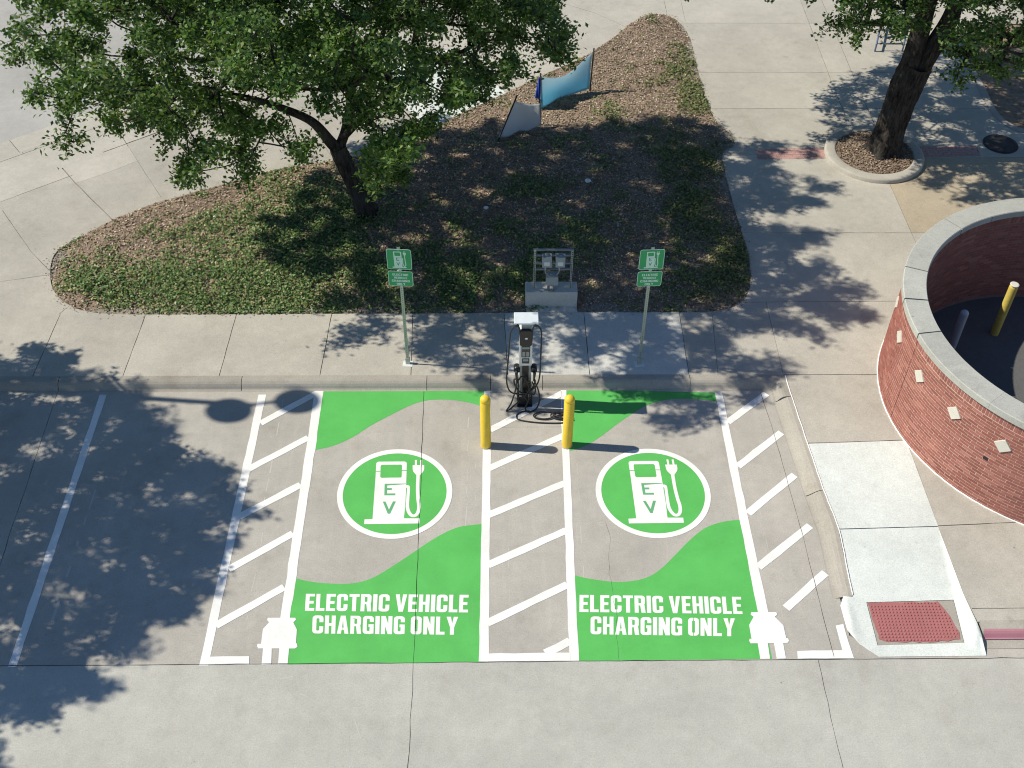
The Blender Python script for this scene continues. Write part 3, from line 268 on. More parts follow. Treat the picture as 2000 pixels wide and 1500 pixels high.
M['dome'] = paint('red_warning_pad', (0.385, 0.15, 0.145), 0.25)
M['brick'] = brick_mat('red_brick')
M['mortar'] = plain('mortar', (0.56, 0.40, 0.33), 0.9, vary=0.15, scale=20)
M['paver'] = plain('worn_clay_paver', (0.45, 0.275, 0.245), 0.85, vary=0.2, scale=12)
M['tile'] = plain('cream_tile', (0.62, 0.60, 0.52), 0.6, vary=0.06)
M['sealant'] = plain('white_sealant', (0.80, 0.80, 0.78), 0.7, vary=0.1)
M['yellow'] = plain('yellow_plastic', (0.80, 0.55, 0.04), 0.5, vary=0.12, scale=6)
M['old_yellow'] = plain('faded_yellow_paint', (0.60, 0.47, 0.10), 0.6, vary=0.15)
M['grey_paint'] = plain('grey_painted_steel', (0.42, 0.45, 0.47), 0.5, vary=0.1)
M['galv'] = plain('galvanised_steel', (0.42, 0.46, 0.43), 0.45, 0.55, vary=0.12, scale=14)
M['galv_dark'] = plain('dull_steel_channel', (0.23, 0.25, 0.28), 0.5, 0.3, vary=0.15)
M['box_grey'] = plain('grey_enamel', (0.33, 0.37, 0.37), 0.45, vary=0.07)
M['hole'] = plain('dark_slot', (0.02, 0.02, 0.022), 0.8)
M['black'] = plain('black_plastic', (0.014, 0.015, 0.017), 0.38, vary=0.1)
M['rubber'] = plain('black_rubber', (0.02, 0.02, 0.021), 0.55, vary=0.1)
M['white_plastic'] = plain('white_plastic', (0.72, 0.73, 0.72), 0.35, vary=0.04)
M['pale_panel'] = plain('pale_painted_panel', (0.66, 0.72, 0.76), 0.3, vary=0.06)
M['beige'] = plain('beige_grey_panel', (0.42, 0.42, 0.39), 0.5, vary=0.05)
M['screen'] = plain('dark_screen', (0.035, 0.038, 0.042), 0.15, vary=0.1)
M['lcd'] = plain('grey_display', (0.30, 0.31, 0.31), 0.2, vary=0.1)
M['sign_green'] = plain('sign_green', (0.025, 0.36, 0.115), 0.45, vary=0.05)
M['sign_white'] = plain('sign_white', (0.62, 0.82, 0.70), 0.4, vary=0.04)
M['iron'] = plain('cast_iron', (0.022, 0.02, 0.02), 0.7, vary=0.3, bumpy=0.3)
M['bark'] = bark_mat('oak_bark')
M['soil'] = plain('mulch_soil', (0.26, 0.195, 0.145), 0.95, vary=0.45, scale=7, spec=0.1, bumpy=0.5)
M['leaf'] = leafy('oak_leaves', 0.30, 0.42, 0.45)
M['cover'] = leafy('ground_cover_leaves', 0.2, 0.5, 0.3)
M['litter'] = leafy('dry_litter', 0.0, 0.85, 0.15)
M['rack_blue'] = plain('blue_grey_tube', (0.13, 0.17, 0.27), 0.45, 0.2)
M['post_dark'] = plain('dark_wood_post', (0.03, 0.026, 0.024), 0.8)
M['blue_strap'] = plain('blue_cloth', (0.02, 0.06, 0.42), 0.8)
M['paper'] = plain('white_paper', (0.75, 0.77, 0.78), 0.8)

def banner_mat(name, low, high, z0, z1):
    """woven banner, printed in two tones with a few pale lines of print across it"""
    mt, nt, nd, ln, b = new_mat(name)
    tc = nd.new('ShaderNodeUVMap').outputs[0]
    sx = nd.new('ShaderNodeSeparateXYZ'); ln.new(tc, sx.inputs[0])
    edge = mathn(nt, 'ADD', sx.outputs[1], mathn(nt, 'MULTIPLY', sx.outputs[0], 0.05))
    f = ramp(nt, edge, z0, z1)
    c = mix(nt, f, low, high)
    band = mathn(nt, 'MULTIPLY', ramp(nt, mathn(nt, 'ABSOLUTE', mathn(nt, 'SUBTRACT', mathn(nt, 'FRACT', mathn(nt, 'MULTIPLY', sx.outputs[1], 7.0), 0), 0.5), 0), 0.18, 0.3, 1.0, 0.0), ramp(nt, noise(nt, 1.0, 4, 0.8, scaled(nt, tc, (26.0, 7.0, 1.0))), 0.48, 0.56))
    gate = mathn(nt, 'MULTIPLY', ramp(nt, sx.outputs[1], 0.42, 0.45), ramp(nt, sx.outputs[1], 0.80, 0.77))
    c = mix(nt, mathn(nt, 'MULTIPLY', mathn(nt, 'MULTIPLY', band, gate), 0.35), c, (0.6, 0.7, 0.75))
    ln.new(c, b.inputs['Base Color'])
    b.inputs['Roughness'].default_value = 0.8
    t = nd.new('ShaderNodeBsdfTranslucent'); ln.new(c, t.inputs['Color'])
    mx = nd.new('ShaderNodeMixShader'); mx.inputs[0].default_value = 0.6
    ln.new(b.outputs[0], mx.inputs[1]); ln.new(t.outputs[0], mx.inputs[2]); ln.new(mx.outputs[0], nd['Material Output'].inputs['Surface'])
    return mt
M['banner_blue'] = banner_mat('blue_banner_cloth', (0.36, 0.70, 0.83), (0.62, 0.77, 0.83), 0.3, 0.9)
M['banner_grey'] = banner_mat('grey_banner_cloth', (0.66, 0.70, 0.74), (0.70, 0.72, 0.72), 0.2, 0.8)

# ------------------------------------------------------------------ helpers
def link(name, me, material=None, parent=None):
    o = bpy.data.objects.new(name, me)
    COL.objects.link(o)
    if parent is not None:
        o.parent = parent
        o.matrix_parent_inverse = Matrix.Translation(-Vector(parent.location))     # parts are drawn in world metres
    if material is not None and me is not None and not me.materials:
        me.materials.append(material)
    return o

def tag(o, label=None, category=None, group=None, kind=None):
    for k, v in (('label', label), ('category', category), ('group', group), ('kind', kind)):
        if v: o[k] = v
    return o

def empty(name, loc, label, category, group=None):
    o = bpy.data.objects.new(name, None)
    o.location = loc
    o.empty_display_size = 0.2
    COL.objects.link(o)
    return tag(o, label, category, group)

def pymesh(name, verts, faces, smooth=False):
    me = bpy.data.meshes.new(name)
    me.from_pydata([tuple(map(float, v)) for v in verts], [], faces)
    if smooth:
        me.polygons.foreach_set('use_smooth', [True] * len(me.polygons))
    me.update()
    return me

def inpoly(pts, poly):
    x, y = pts[:, 0], pts[:, 1]
    c = np.zeros(len(x), bool)
    n = len(poly); j = n - 1
    for i in range(n):
        xi, yi = poly[i][0], poly[i][1]; xj, yj = poly[j][0], poly[j][1]
        if yi != yj:
            c ^= ((yi > y) != (yj > y)) & (x < (xj - xi) * (y - yi) / (yj - yi) + xi)
        j = i
    return c

def cdt(polys, points=()):
    vs, es = [], []
    for poly in polys:
        b = len(vs); n = len(poly)
        vs += [Vector((q[0], q[1])) for q in poly]
        es += [(b + i, b + (i + 1) % n) for i in range(n)]
    vs += [Vector((q[0], q[1])) for q in points]
    r = delaunay_2d_cdt(vs, es, [], 0, 1e-5, False)
    return np.array([(v.x, v.y) for v in r[0]]), [tuple(f) for f in r[2]]

def region(ops, points=()):
    """ops: ('+', poly) and ('-', poly) in order -> vertices, triangles of what is left"""
    v, f = cdt([q for _, q in ops], points)
    fa = np.array(f)
    cen = v[fa].mean(1)
    a = v[fa[:, 0]]; b = v[fa[:, 1]]; c = v[fa[:, 2]]
    area = (b[:, 0] - a[:, 0]) * (c[:, 1] - a[:, 1]) - (b[:, 1] - a[:, 1]) * (c[:, 0] - a[:, 0])
    ins = np.zeros(len(f), bool)
    for op, poly in ops:
        p = np.array(poly)
        lo, hi = p.min(0), p.max(0)
        near = np.where((cen[:, 0] >= lo[0]) & (cen[:, 0] <= hi[0]) & (cen[:, 1] >= lo[1]) & (cen[:, 1] <= hi[1]))[0]
        if len(near) == 0: continue
        k = near[inpoly(cen[near], poly)]
        ins[k] = (op == '+')
    ins &= np.abs(area) > 1e-9
    out = []
    for i in np.where(ins)[0]:
        t = f[i]
        out.append(t if area[i] > 0 else (t[0], t[2], t[1]))
    return v, out

def sheet(name, ops, z, material, parent=None, points=(), smooth=False):
    v, f = region(ops, points)
    used = sorted({i for t in f for i in t}); ix = {k: i for i, k in enumerate(used)}
    zf = z if callable(z) else (lambda x, y: z)
    me = pymesh(name, [(v[k][0], v[k][1], zf(v[k][0], v[k][1])) for k in used], [tuple(ix[i] for i in t) for t in f], smooth)
    return link(name, me, material, parent)

def pieces(v, tris):
    """connected groups of triangles"""
    par = list(range(len(tris)))
    def find(i):
        while par[i] != i:
            par[i] = par[par[i]]; i = par[i]
        return i
    seen = {}
    for k, t in enumerate(tris):
        for i in range(3):
            e = tuple(sorted((t[i], t[(i + 1) % 3])))
            if e in seen: par[find(k)] = find(seen[e])
            else: seen[e] = k
    groups = {}
    for k in range(len(tris)): groups.setdefault(find(k), []).append(tris[k])
    return list(groups.values())

def slab_mesh(name, v, tris, z, thick):
    used = sorted({i for t in tris for i in t}); ix = {k: i for i, k in enumerate(used)}
    n = len(used)
    verts = [(v[k][0], v[k][1], z) for k in used] + [(v[k][0], v[k][1], z - thick) for k in used]
    faces = [tuple(ix[i] for i in t) for t in tris]
    cnt = {}
    for t in faces:
        for i in range(3): cnt[(t[i], t[(i + 1) % 3])] = 1
    for (a, b) in list(cnt):
        if (b, a) not in cnt: faces.append((b, a, a + n, b + n))
    return pymesh(name, verts, faces)

def strip(path, width, jitter=0.0, step=0.25):
    """thin polygons along a polyline (joints and cracks)"""
    pts = []
    for a, b in zip(path[:-1], path[1:]):
        a = np.array(a, float); b = np.array(b, float)
        n = max(1, int(np.linalg.norm(b - a) / step)) if jitter else 1
        for i in range(n): pts.append(a + (b - a) * i / n)
    pts.append(np.array(path[-1], float))
    pts = np.array(pts)
    if jitter:
        pts[1:-1] += RNG.normal(0, jitter, (len(pts) - 2, 2))
    d = np.gradient(pts, axis=0); d /= np.linalg.norm(d, axis=1)[:, None]
    nrm = np.c_[-d[:, 1], d[:, 0]]
    w = width / 2 * (1 + (RNG.uniform(-.4, .4, len(pts)) if jitter else 0))
    nrm = nrm * (w[:, None] if jitter else w)
    return [tuple(q) for q in pts + nrm] + [tuple(q) for q in (pts - nrm)[::-1]]

def smooth_loop(pts, n=2):
    p = np.array(pts, float)
    for _ in range(n):
        q = np.roll(p, -1, 0)
        p = np.stack([p * .75 + q * .25, p * .25 + q * .75], 1).reshape(-1, 2)
    return [tuple(q) for q in p]

def smooth_path(pts, k=8):
    p = np.array(pts, float)
    P = np.vstack([2 * p[0] - p[1], p, 2 * p[-1] - p[-2]])
    out = []
    for i in range(1, len(P) - 2):
        for t in np.linspace(0, 1, k, endpoint=False):
            a, b, c, d = P[i - 1], P[i], P[i + 1], P[i + 2]
            out.append(.5 * ((2 * b) + (-a + c) * t + (2 * a - 5 * b + 4 * c - d) * t ** 2 + (-a + 3 * b - 3 * c + d) * t ** 3))
    out.append(p[-1])
    return np.array(out)

class Mesh:
    """collects boxes, tubes and lathes into one mesh"""
    def __init__(self): self.v = []; self.f = []
    def add(self, v, f):
        b = len(self.v); self.v += [tuple(map(float, q)) for q in v]; self.f += [tuple(i + b for i in t) for t in f]; return self
    def box(self, lo, hi, bevel=0.0, mat=None):
        bm = bmesh.new(); bmesh.ops.create_cube(bm, size=1.0)
        lo = Vector(lo); hi = Vector(hi)
        for q in bm.verts: q.co = Vector((q.co[i] * (hi[i] - lo[i]) + (hi[i] + lo[i]) / 2 for i in range(3)))
        if bevel: bmesh.ops.bevel(bm, geom=bm.edges[:], offset=bevel, segments=2, affect='EDGES', profile=0.6)
        if mat is not None: bm.transform(mat)
        bm.verts.index_update()
        self.add([q.co[:] for q in bm.verts], [[q.index for q in f.verts] for f in bm.faces]); bm.free(); return self
    def tube(self, path, radius, sides=8, cap=True):
        p = np.array(path, float); n = len(p)
        r = np.full(n, radius) if np.isscalar(radius) else np.array(radius, float)
        d = np.gradient(p, axis=0); d /= np.maximum(np.linalg.norm(d, axis=1), 1e-9)[:, None]
        up = np.array([0.0, 0, 1]) if abs(d[0][2]) < .9 else np.array([1.0, 0, 0])
        rings = []
        for i in range(n):
            s = np.cross(d[i], up); s /= max(np.linalg.norm(s), 1e-9); t = np.cross(s, d[i]); up = t
            a = np.linspace(0, 2 * math.pi, sides, endpoint=False)
            rings.append(p[i] + r[i] * (np.cos(a)[:, None] * s + np.sin(a)[:, None] * t))
        f = []
        for i in range(n - 1):
            for k in range(sides):
                a = i * sides + k; b = i * sides + (k + 1) % sides
                f.append((a, b, b + sides, a + sides))
        if cap:
            f.append(tuple(range(sides))[::-1]); f.append(tuple((n - 1) * sides + k for k in range(sides)))
        return self.add(np.concatenate(rings), [t[::-1] for t in f])
    def lathe(self, prof, centre, sides=24):
        a = np.linspace(0, 2 * math.pi, sides, endpoint=False)
        v = []
        for r, z in prof: v += [(centre[0] + r * math.cos(q), centre[1] + r * math.sin(q), centre[2] + z) for q in a]
        f = []
        for i in range(len(prof) - 1):
            for k in range(sides):
                x = i * sides + k; y = i * sides + (k + 1) % sides
                f.append((x, y, y + sides, x + sides))
        f.append(tuple((len(prof) - 1) * sides + k for k in range(sides)))
        return self.add(v, f)
    def prism(self, poly, z0, z1, frame=None):
        """extrude a 2-D outline; frame maps (u, v, depth) to space"""
        n = len(poly)
        v = [(q[0], q[1], z0) for q in poly] + [(q[0], q[1], z1) for q in poly]
        if frame is not None: v = [tuple(frame @ Vector(q)) for q in v]
        f = [tuple(range(n, 2 * n)), tuple(range(n))[::-1]] + [(i, (i + 1) % n, (i + 1) % n + n, i + n) for i in range(n)]
        return self.add(v, f)
    def build(self, name, material, parent=None, smooth=False):
        return link(name, pymesh(name, self.v, self.f, smooth), material, parent)

def round_rect(x0, y0, x1, y1, r, k=5):
    out = []
    for cx, cy, a0 in ((x1 - r, y1 - r, 0), (x0 + r, y1 - r, 90), (x0 + r, y0 + r, 180), (x1 - r, y0 + r, 270)):
        for i in range(k + 1):
            a = math.radians(a0 + 90 * i / k); out.append((cx + r * math.cos(a), cy + r * math.sin(a)))
    return out

def rect(x0, y0, x1, y1): return [(x0, y0), (x1, y0), (x1, y1), (x0, y1)]
def circle(cx, cy, r, n=64, ry=None):
    return [(cx + r * math.cos(2 * math.pi * i / n), cy + (ry or r) * math.sin(2 * math.pi * i / n)) for i in range(n)]
def ribbon(path, w):
    p = smooth_path(path, 5)
    d = np.gradient(p, axis=0); d /= np.linalg.norm(d, axis=1)[:, None]
    nrm = np.c_[-d[:, 1], d[:, 0]] * w / 2
    return [tuple(q) for q in p + nrm] + [tuple(q) for q in (p - nrm)[::-1]]

def quads(name, V, tint, material, parent=None):
    """V: n x 4 x 3 corners, tint: n x 3 colours -> one mesh of loose leaf faces"""
    n = len(V)
    me = bpy.data.meshes.new(name)
    me.vertices.add(n * 4); me.vertices.foreach_set('co', V.astype(np.float32).ravel())
    me.loops.add(n * 4); me.loops.foreach_set('vertex_index', np.arange(n * 4, dtype=np.int32))
    me.polygons.add(n); me.polygons.foreach_set('loop_start', np.arange(0, n * 4, 4, dtype=np.int32))
    me.polygons.foreach_set('loop_total', np.full(n, 4, dtype=np.int32))
    ca = me.color_attributes.new('tint', 'FLOAT_COLOR', 'POINT')
    c = np.ones((n, 4, 4), np.float32); c[:, :, :3] = tint[:, None, :]
    ca.data.foreach_set('color', c.ravel())
    me.update(calc_edges=True)
    return link(name, me, material, parent)

def value_noise(x, y, s, seed=0):
    x = np.asarray(x) * s; y = np.asarray(y) * s
    xi = np.floor(x).astype(int); yi = np.floor(y).astype(int)
    fx = x - xi; fy = y - yi; fx = fx * fx * (3 - 2 * fx); fy = fy * fy * (3 - 2 * fy)
    def h(a, b):
        n = np.sin(a * 127.1 + b * 311.7 + seed * 74.7) * 43758.5453
        return n - np.floor(n)
    return (h(xi, yi) * (1 - fx) + h(xi + 1, yi) * fx) * (1 - fy) + (h(xi, yi + 1) * (1 - fx) + h(xi + 1, yi + 1) * fx) * fy

def leaf_faces(pos, length, width, tilt, normal_bias=None):
    """n diamond-shaped leaves at pos with random heading; tilt: spread of the leaf normal away from up"""
    n = len(pos)
    nrm = RNG.normal(size=(n, 3)) * tilt + (np.array([0, 0, 1.0]) if normal_bias is None else normal_bias)
    nrm /= np.linalg.norm(nrm, axis=1)[:, None]
    h = RNG.normal(size=(n, 3)); d = h - (h * nrm).sum(1)[:, None] * nrm; d /= np.linalg.norm(d, axis=1)[:, None]
    s = np.cross(nrm, d)
    l = (length * RNG.uniform(.65, 1.25, n))[:, None]; w = (width * RNG.uniform(.7, 1.25, n))[:, None]
    return np.stack([pos - d * l * .5, pos + s * w * .5 + d * l * .06 + nrm * w * .18, pos + d * l * .5, pos - s * w * .5 + d * l * .06 + nrm * w * .18], 1)

# ------------------------------------------------------------------ setting: ground, slabs, kerbs
tag(sheet('ground', [('+', rect(-300, -200, 300, 400))], -0.30, M['road']), 'pale ground stretching away all round the site', kind='structure')

WALL_C = (11.158, 15.464)
TOP = 0.15
BED = smooth_loop(L['bed'], 2)
PLANTER_C = (9.42, 24.02)
EAST_BED = smooth_loop([(13.07, 28.1), (12.97, 26.13), (13.14, 25.39), (13.54, 24.98), (15.0, 24.6), (18.0, 24.6), (18.0, 31.0), (13.3, 31.0)], 2)
KERB_BACK = [(-30, 16.23), (5.77, 16.21), (5.87, 14.34), (6.03, 12.32), (6.0, 10.92)]
RAMP_TOP = [(5.88, 14.33), (7.79, 14.41), (7.835, 12.355), (6.035, 12.305)]
RAMP_LOW = [(6.035, 12.291), (7.835, 12.341), (7.87, 10.9), (7.93, 10.35), (7.97, 9.80), (6.19, 9.79), (5.93, 10.02), (5.78, 10.30), (5.77, 10.78), (5.84, 10.93), (6.0, 10.92)]
d_st = np.array([0.792, 0.611]); n_st = np.array([-0.611, 0.792])          # the street in the north-west runs this way
K0 = np.array([-12.39, 23.76])
def street(t, off): q = K0 + d_st * t + n_st * off; return (float(q[0]), float(q[1]))
STREET = [street(-30, 0.0), street(40, 0.0), street(40, 40), street(-30, 40)]

# ---- parking lot and driving lane
LOT_JOINTS = [strip([(-30, 9.72), (-4.8, 9.725), (1.2, 9.745), (5.2, 9.755), (30, 9.77)], 0.014, 0.003)]
for x0, x1 in ((-1.53, -1.38), (-8.88, -8.6), (5.19, 5.15), (-16.0, -16.0), (12.0, 12.0), (19, 19), (-23, -23)):
    if x0 > 5.15: LOT_JOINTS.append(strip([(x0, 9.74), (x1, -12)], 0.011, 0.006))
    else: LOT_JOINTS.append(strip([(x0, 15.95), (x0 + (x1 - x0) * .75, 9.74), (x1, -12)], 0.010, 0.006))
LOT_JOINTS.append(strip([(1.90, 12.6), (1.96, 12.2), (1.90, 11.5), (1.95, 10.9), (1.93, 9.75)], 0.004, 0.014, 0.14))
LOT_JOINTS.append(strip([(-30, 2.6), (30, 2.7)], 0.016, 0.004))
LOT_JOINTS.append(strip([(5.46, 9.8), (5.42, 12.2), (5.33, 14.7), (5.25, 15.85)], 0.010, 0.004))
PAD = rect(-0.19, 14.93, 1.24, 15.90)
LOT_JOINTS += [strip([(-0.19, 15.9), (-0.19, 14.93), (1.24, 14.93), (1.24, 15.9)], 0.006)]
LOT = [(-30, -12), (30, -12), (30, 9.93), (7.9, 9.93), (6.3, 9.80), (5.80, 10.2), (5.80, 10.9), (5.72, 12.3), (5.56, 14.3), (5.50, 15.94), (-30, 15.96)]
lot = link('parking_lot', pymesh('parking_lot', [(x, y, -0.025) for x, y in [(-30, -12), (30, -12), (30, 10.2), (6.0, 10.2), (6.0, 16.1), (-30, 16.1)]], [(0, 1, 2, 3, 4, 5)]), M['joint'])
tag(lot, 'grey concrete parking lot and driving lane in front of the kerb', kind='structure')
v, t = region([('+', LOT)] + [('-', j) for j in LOT_JOINTS])
for g in pieces(v, t):
    c = np.mean([v[list(k)].mean(0) for k in g], 0)
    mt = M['lane'] if c[1] < 9.74 else M['walk_new'] if inpoly(np.array([c]), PAD)[0] else M['lot']
    link('slab', slab_mesh('slab', v, g, 0.0, 0.06), mt, lot)

# ---- raised pavement
RAISED = KERB_BACK[:4] + [(7.838, 12.355), (7.873, 10.9), (7.955, 10.36), (30, 10.40), (30, 45), (-30, 45)]
J = []
def joint(*pts, w=0.014, jit=0.002): J.append(strip(list(pts), w, jit))
for x in (-9.40, -7.585, -5.65, -3.62): joint((x - .02, 16.2), (x + .03, 18.12))
joint((-1.80, 16.2), (-1.86, 18.12)); joint((0.16, 16.2), (0.09, 18.12)); joint((1.82, 16.2), (1.80, 18.12)); joint((3.83, 16.2), (3.85, 18.12)); joint((4.42, 16.2), (4.55, 18.12), w=.008)
joint((5.75, 16.2), (5.77, 18.44), w=.008)
joint((-30, 19.0), (-12, 19.0), (-10.98, 19.18), (-9.9, 19.43), w=.010); joint((-9.40, 18.1), (-9.25, 18.38), w=.010); joint((-12.6, 16.2), (-12.6, 19.02)); joint((-15.6, 16.2), (-15.6, 19.02))
joint((5.0, 18.44), (8.6, 18.46)); joint((5.5, 20.87), (9.62, 20.86)); joint((5.5, 26.21), (13.0, 26.21), w=.010); joint((5.3, 28.05), (13.2, 28.05), w=.010); joint((4.9, 30.87), (13.2, 30.87), w=.010); joint((-6, 34.0), (30, 34.0))
joint((9.25, 45), (9.10, 26.5), (9.16, 25.0)); joint((9.86, 45), (9.77, 27.0), (9.79, 25.0)); joint((9.53, 23.2), (9.57, 20.4), (9.6, 18.2))
joint((5.4, 24.0), (6.45, 24.05), (8.45, 24.07), w=.006)
joint((10.4, 23.9), (14.6, 23.95)); joint((14.5, 12.4), (14.5, 24.8)); joint((9.5, 20.86), (11.8, 20.82), (30, 20.8))
joint((5.86, 14.35), (7.79, 14.42)); joint((5.76, 16.215), (8.0, 16.2)); joint((7.79, 14.42), (7.83, 12.36), (7.87, 10.9)); joint((7.83, 12.36), (9.6, 12.45), (14.7, 12.5)); joint((7.93, 10.62), (30, 10.66), w=.010)
joint(street(-30, -1.62), street(1.2, -1.62), w=.012); joint(street(2.2, -1.15), street(40, -1.15), w=.03, jit=.004); joint((-10.78, 23.51), (-10.28, 22.87), (-9.0, 21.35), w=.022, jit=.003)
joint((-9.39, 24.48), (-9.95, 25.45)); joint((-9.39, 24.48), (-8.70, 23.3), (-8.1, 22.3), w=.007); joint((-10.28, 22.87), (-9.6, 23.33), (-8.95, 23.85), w=.006); joint((-11.72, 21.78), (-10.62, 20.25), (-9.95, 19.5), w=.010); joint((-13.1, 21.0), (-11.8, 19.1))
joint((-6.3, 27.6), (-5.2, 26.1), (-4.2, 24.0), w=.008); joint((-3.3, 30.0), (-1.9, 28.2)); joint((1.0, 32.7), (2.84, 31.5), (3.75, 30.6)); joint((5.0, 31.4), (5.04, 45), w=.010); joint((5.5, 31.0), (5.58, 45), w=.010)
NEW_PATCH = [(-1.93, 25.43), (0.28, 26.87), (-1.35, 29.4), (-3.55, 27.95)]
joint((-1.60, 24.93), *[NEW_PATCH[i] for i in (0, 3, 2, 1)], (0.63, 26.36), w=.008)
RED_STRIPS = [[(6.47, 23.84), (8.5, 23.90), (8.5, 24.38), (6.48, 24.29)], [(10.5, 23.92), (12.12, 23.98), (12.16, 24.46), (10.5, 24.42)]]
APRON = rect(0.56, 18.10, 1.67, 18.36)
v, t = region([('+', RAISED), ('-', STREET), ('-', circle(*WALL_C, 3.3, 96))])
ix = sorted({i for k in t for i in k}); mp = {k: i for i, k in enumerate(ix)}
walk = link('sidewalk', pymesh('sidewalk', [(v[k][0], v[k][1], TOP - 0.025) for k in ix], [tuple(mp[i] for i in k) for k in t]), M['joint'])
tag(walk, 'pale concrete sidewalk and plaza around the planting bed', kind='structure')
ops = [('+', RAISED), ('-', STREET), ('-', BED), ('-', EAST_BED), ('-', circle(*PLANTER_C, 1.1, 64)), ('-', circle(*WALL_C, 3.45, 120)), ('-', RAMP_TOP), ('-', RED_STRIPS[0]), ('-', RED_STRIPS[1])] + [('-', j) for j in J]
v, t = region(ops)
TAN = [(9.57, 23.2), (9.57, 20.87), (11.5, 20.87), (14.4, 20.8), (14.4, 23.9)]
for g in pieces(v, t):
    pts = np.array([v[list(k)].mean(0) for k in g]); ar = np.array([abs(np.cross(v[k[1]] - v[k[0]], v[k[2]] - v[k[0]])) for k in g])
    if ar.sum() < 0.004: continue
    c = (pts * ar[:, None]).sum(0) / ar.sum()
    if inpoly(np.array([c]), NEW_PATCH)[0]: mt = M['ramp']
    elif 0.1 < c[0] < 3.84 and 16.2 < c[1] < 18.2: mt = M['walk_new']
    elif 9.57 < c[0] < 14.4 and 20.87 < c[1] < 23.9: mt = M['tan']
    elif c[1] < 13 and c[0] > 8: mt = M['grey_walk']
    elif c[0] < -8.4 and 21 < c[1] < 24: mt = M['grey_walk']
    else: mt = M['walk']
    link('slab', slab_mesh('slab', v, g, TOP, 0.06), mt, walk)
M_ap = Mesh(); M_ap.box((0.57, 18.12, 0.08), (1.66, 18.34, 0.157)); M_ap.build('slab', M['walk_new'], walk)
# thin band of red clay pavers let into the plaza, each paver its own piece
paver = Mesh().box((-0.098, -0.047, -0.04), (0.098, 0.047, 0.0), 0.004); paver_me = pymesh('paver', paver.v, paver.f); paver_me.materials.append(M['paver'])
for s in RED_STRIPS:
    x0, x1 = s[0][0], s[1][0]
    for r in range(5):
        x = x0 + 0.1 - (0.1 if r % 2 else 0)
        while x < x1 + .05:
            yy = (s[0][1] + 0.05 + r * 0.0985) + (x - x0) * 0.035
            if math.hypot(x - PLANTER_C[0], yy - PLANTER_C[1]) > 1.12:
                o = link('paver', paver_me, None, walk); o.location = (x, yy, TOP - 0.004 + random.uniform(-.002, .002)); o.rotation_euler.z = 0.035 + random.uniform(-.01, .01)
            x += 0.2025
# ---- street in the north-west, a step below the pavement
st = sheet('street', [('+', STREET), ('-', [street(-30, 0), street(40, 0), street(40, 1.06), street(-30, 1.06)])], 0.0, M['road'])
tag(st, 'pale grey street surface in the far left corner', kind='structure')
gut = Mesh()
k = 0
for t0 in np.arange(-30, 40, 3.4):
    a, b, c, d = street(t0 + .008, 0.17), street(t0 + 3.392, 0.17), street(t0 + 3.392, 1.05), street(t0 + .008, 1.05)
    gm = Mesh().add([(*a, -.004), (*b, -.004), (*c, 0.006), (*d, 0.006), (*a, -.1), (*b, -.1), (*c, -.1), (*d, -.1)], [(0, 1, 2, 3), (4, 5, 1, 0), (5, 6, 2, 1), (6, 7, 3, 2), (7, 4, 0, 3)])
    gm.build('gutter_slab', M['walk'], st)
    prof = [(0.012, TOP + .002), (0.12, TOP + .002), (0.155, TOP - .02), (0.17, 0.05), (0.18, -.08), (0.012, -.08)]
    A = [(*street(t0 + .008, o), z) for o, z in prof]; B = [(*street(t0 + 3.392, o), z) for o, z in prof]
    n = len(prof)
    Mesh().add(A + B, [(i, (i + 1) % n, (i + 1) % n + n, i + n) for i in range(n)] + [tuple(range(n))[::-1], tuple(range(n, 2 * n))]).build('kerb_segment', M['walk'], st)

# ---- kerb between the lot and the sidewalk, swept round the corner, in cast lengths
PROFILE = [(0.0, TOP + .001), (0.11, TOP), (0.155, TOP - .012), (0.195, TOP - .04), (0.225, TOP - .08), (0.25, 0.025), (0.275, 0.008), (0.31, 0.0015), (0.31, -0.1), (0.0, -0.1)]
kerb = empty('kerb', (0, 16.1, 0), None, None); tag(kerb, 'rolled concrete kerb along the head and right side of the bays', kind='structure')
def offset_pts(path, d):
    p = np.array(path, float); out = []
    for i in range(len(p)):
        if i == 0: t = p[1] - p[0]; n = np.array([t[1], -t[0]]) / np.linalg.norm(t); out.append(p[0] + n * d)
        elif i == len(p) - 1: t = p[-1] - p[-2]; n = np.array([t[1], -t[0]]) / np.linalg.norm(t); out.append(p[-1] + n * d)
        else:
            t1 = p[i] - p[i - 1]; t2 = p[i + 1] - p[i]; n1 = np.array([t1[1], -t1[0]]) / np.linalg.norm(t1); n2 = np.array([t2[1], -t2[0]]) / np.linalg.norm(t2)
            b = n1 + n2; b /= np.linalg.norm(b); out.append(p[i] + b * d / max(.3, b @ n1))
    return out
def kerb_piece(path, material, zs=None, name='kerb_segment'):
    rows = [offset_pts(path, d) for d, _ in PROFILE]
    n = len(PROFILE); mv = []
    for i in range(len(path)):
        s = 1.0 if zs is None else zs[i]
        mv += [(rows[k][i][0], rows[k][i][1], PROFILE[k][1] * s if PROFILE[k][1] > 0 else PROFILE[k][1]) for k in range(n)]
    f = [(i * n + k, (i + 1) * n + k, (i + 1) * n + (k + 1) % n, i * n + (k + 1) % n) for i in range(len(path) - 1) for k in range(n)]
    f += [tuple(range(n)), tuple((len(path) - 1) * n + k for k in range(n))[::-1]]
    o = Mesh().add(mv, [q[::-1] for q in f]).build(name, material, kerb)
    return o
cuts = [-30, -23, -16, -8.87, -5.2, -1.475, -0.19, 0.86, 3.84]
for a, b in zip(cuts[:-1], cuts[1:]):
    kerb_piece([(a + .006, 16.23), (b - .006, 16.225)], M['walk'] if a == -0.19 else M['kerb'])
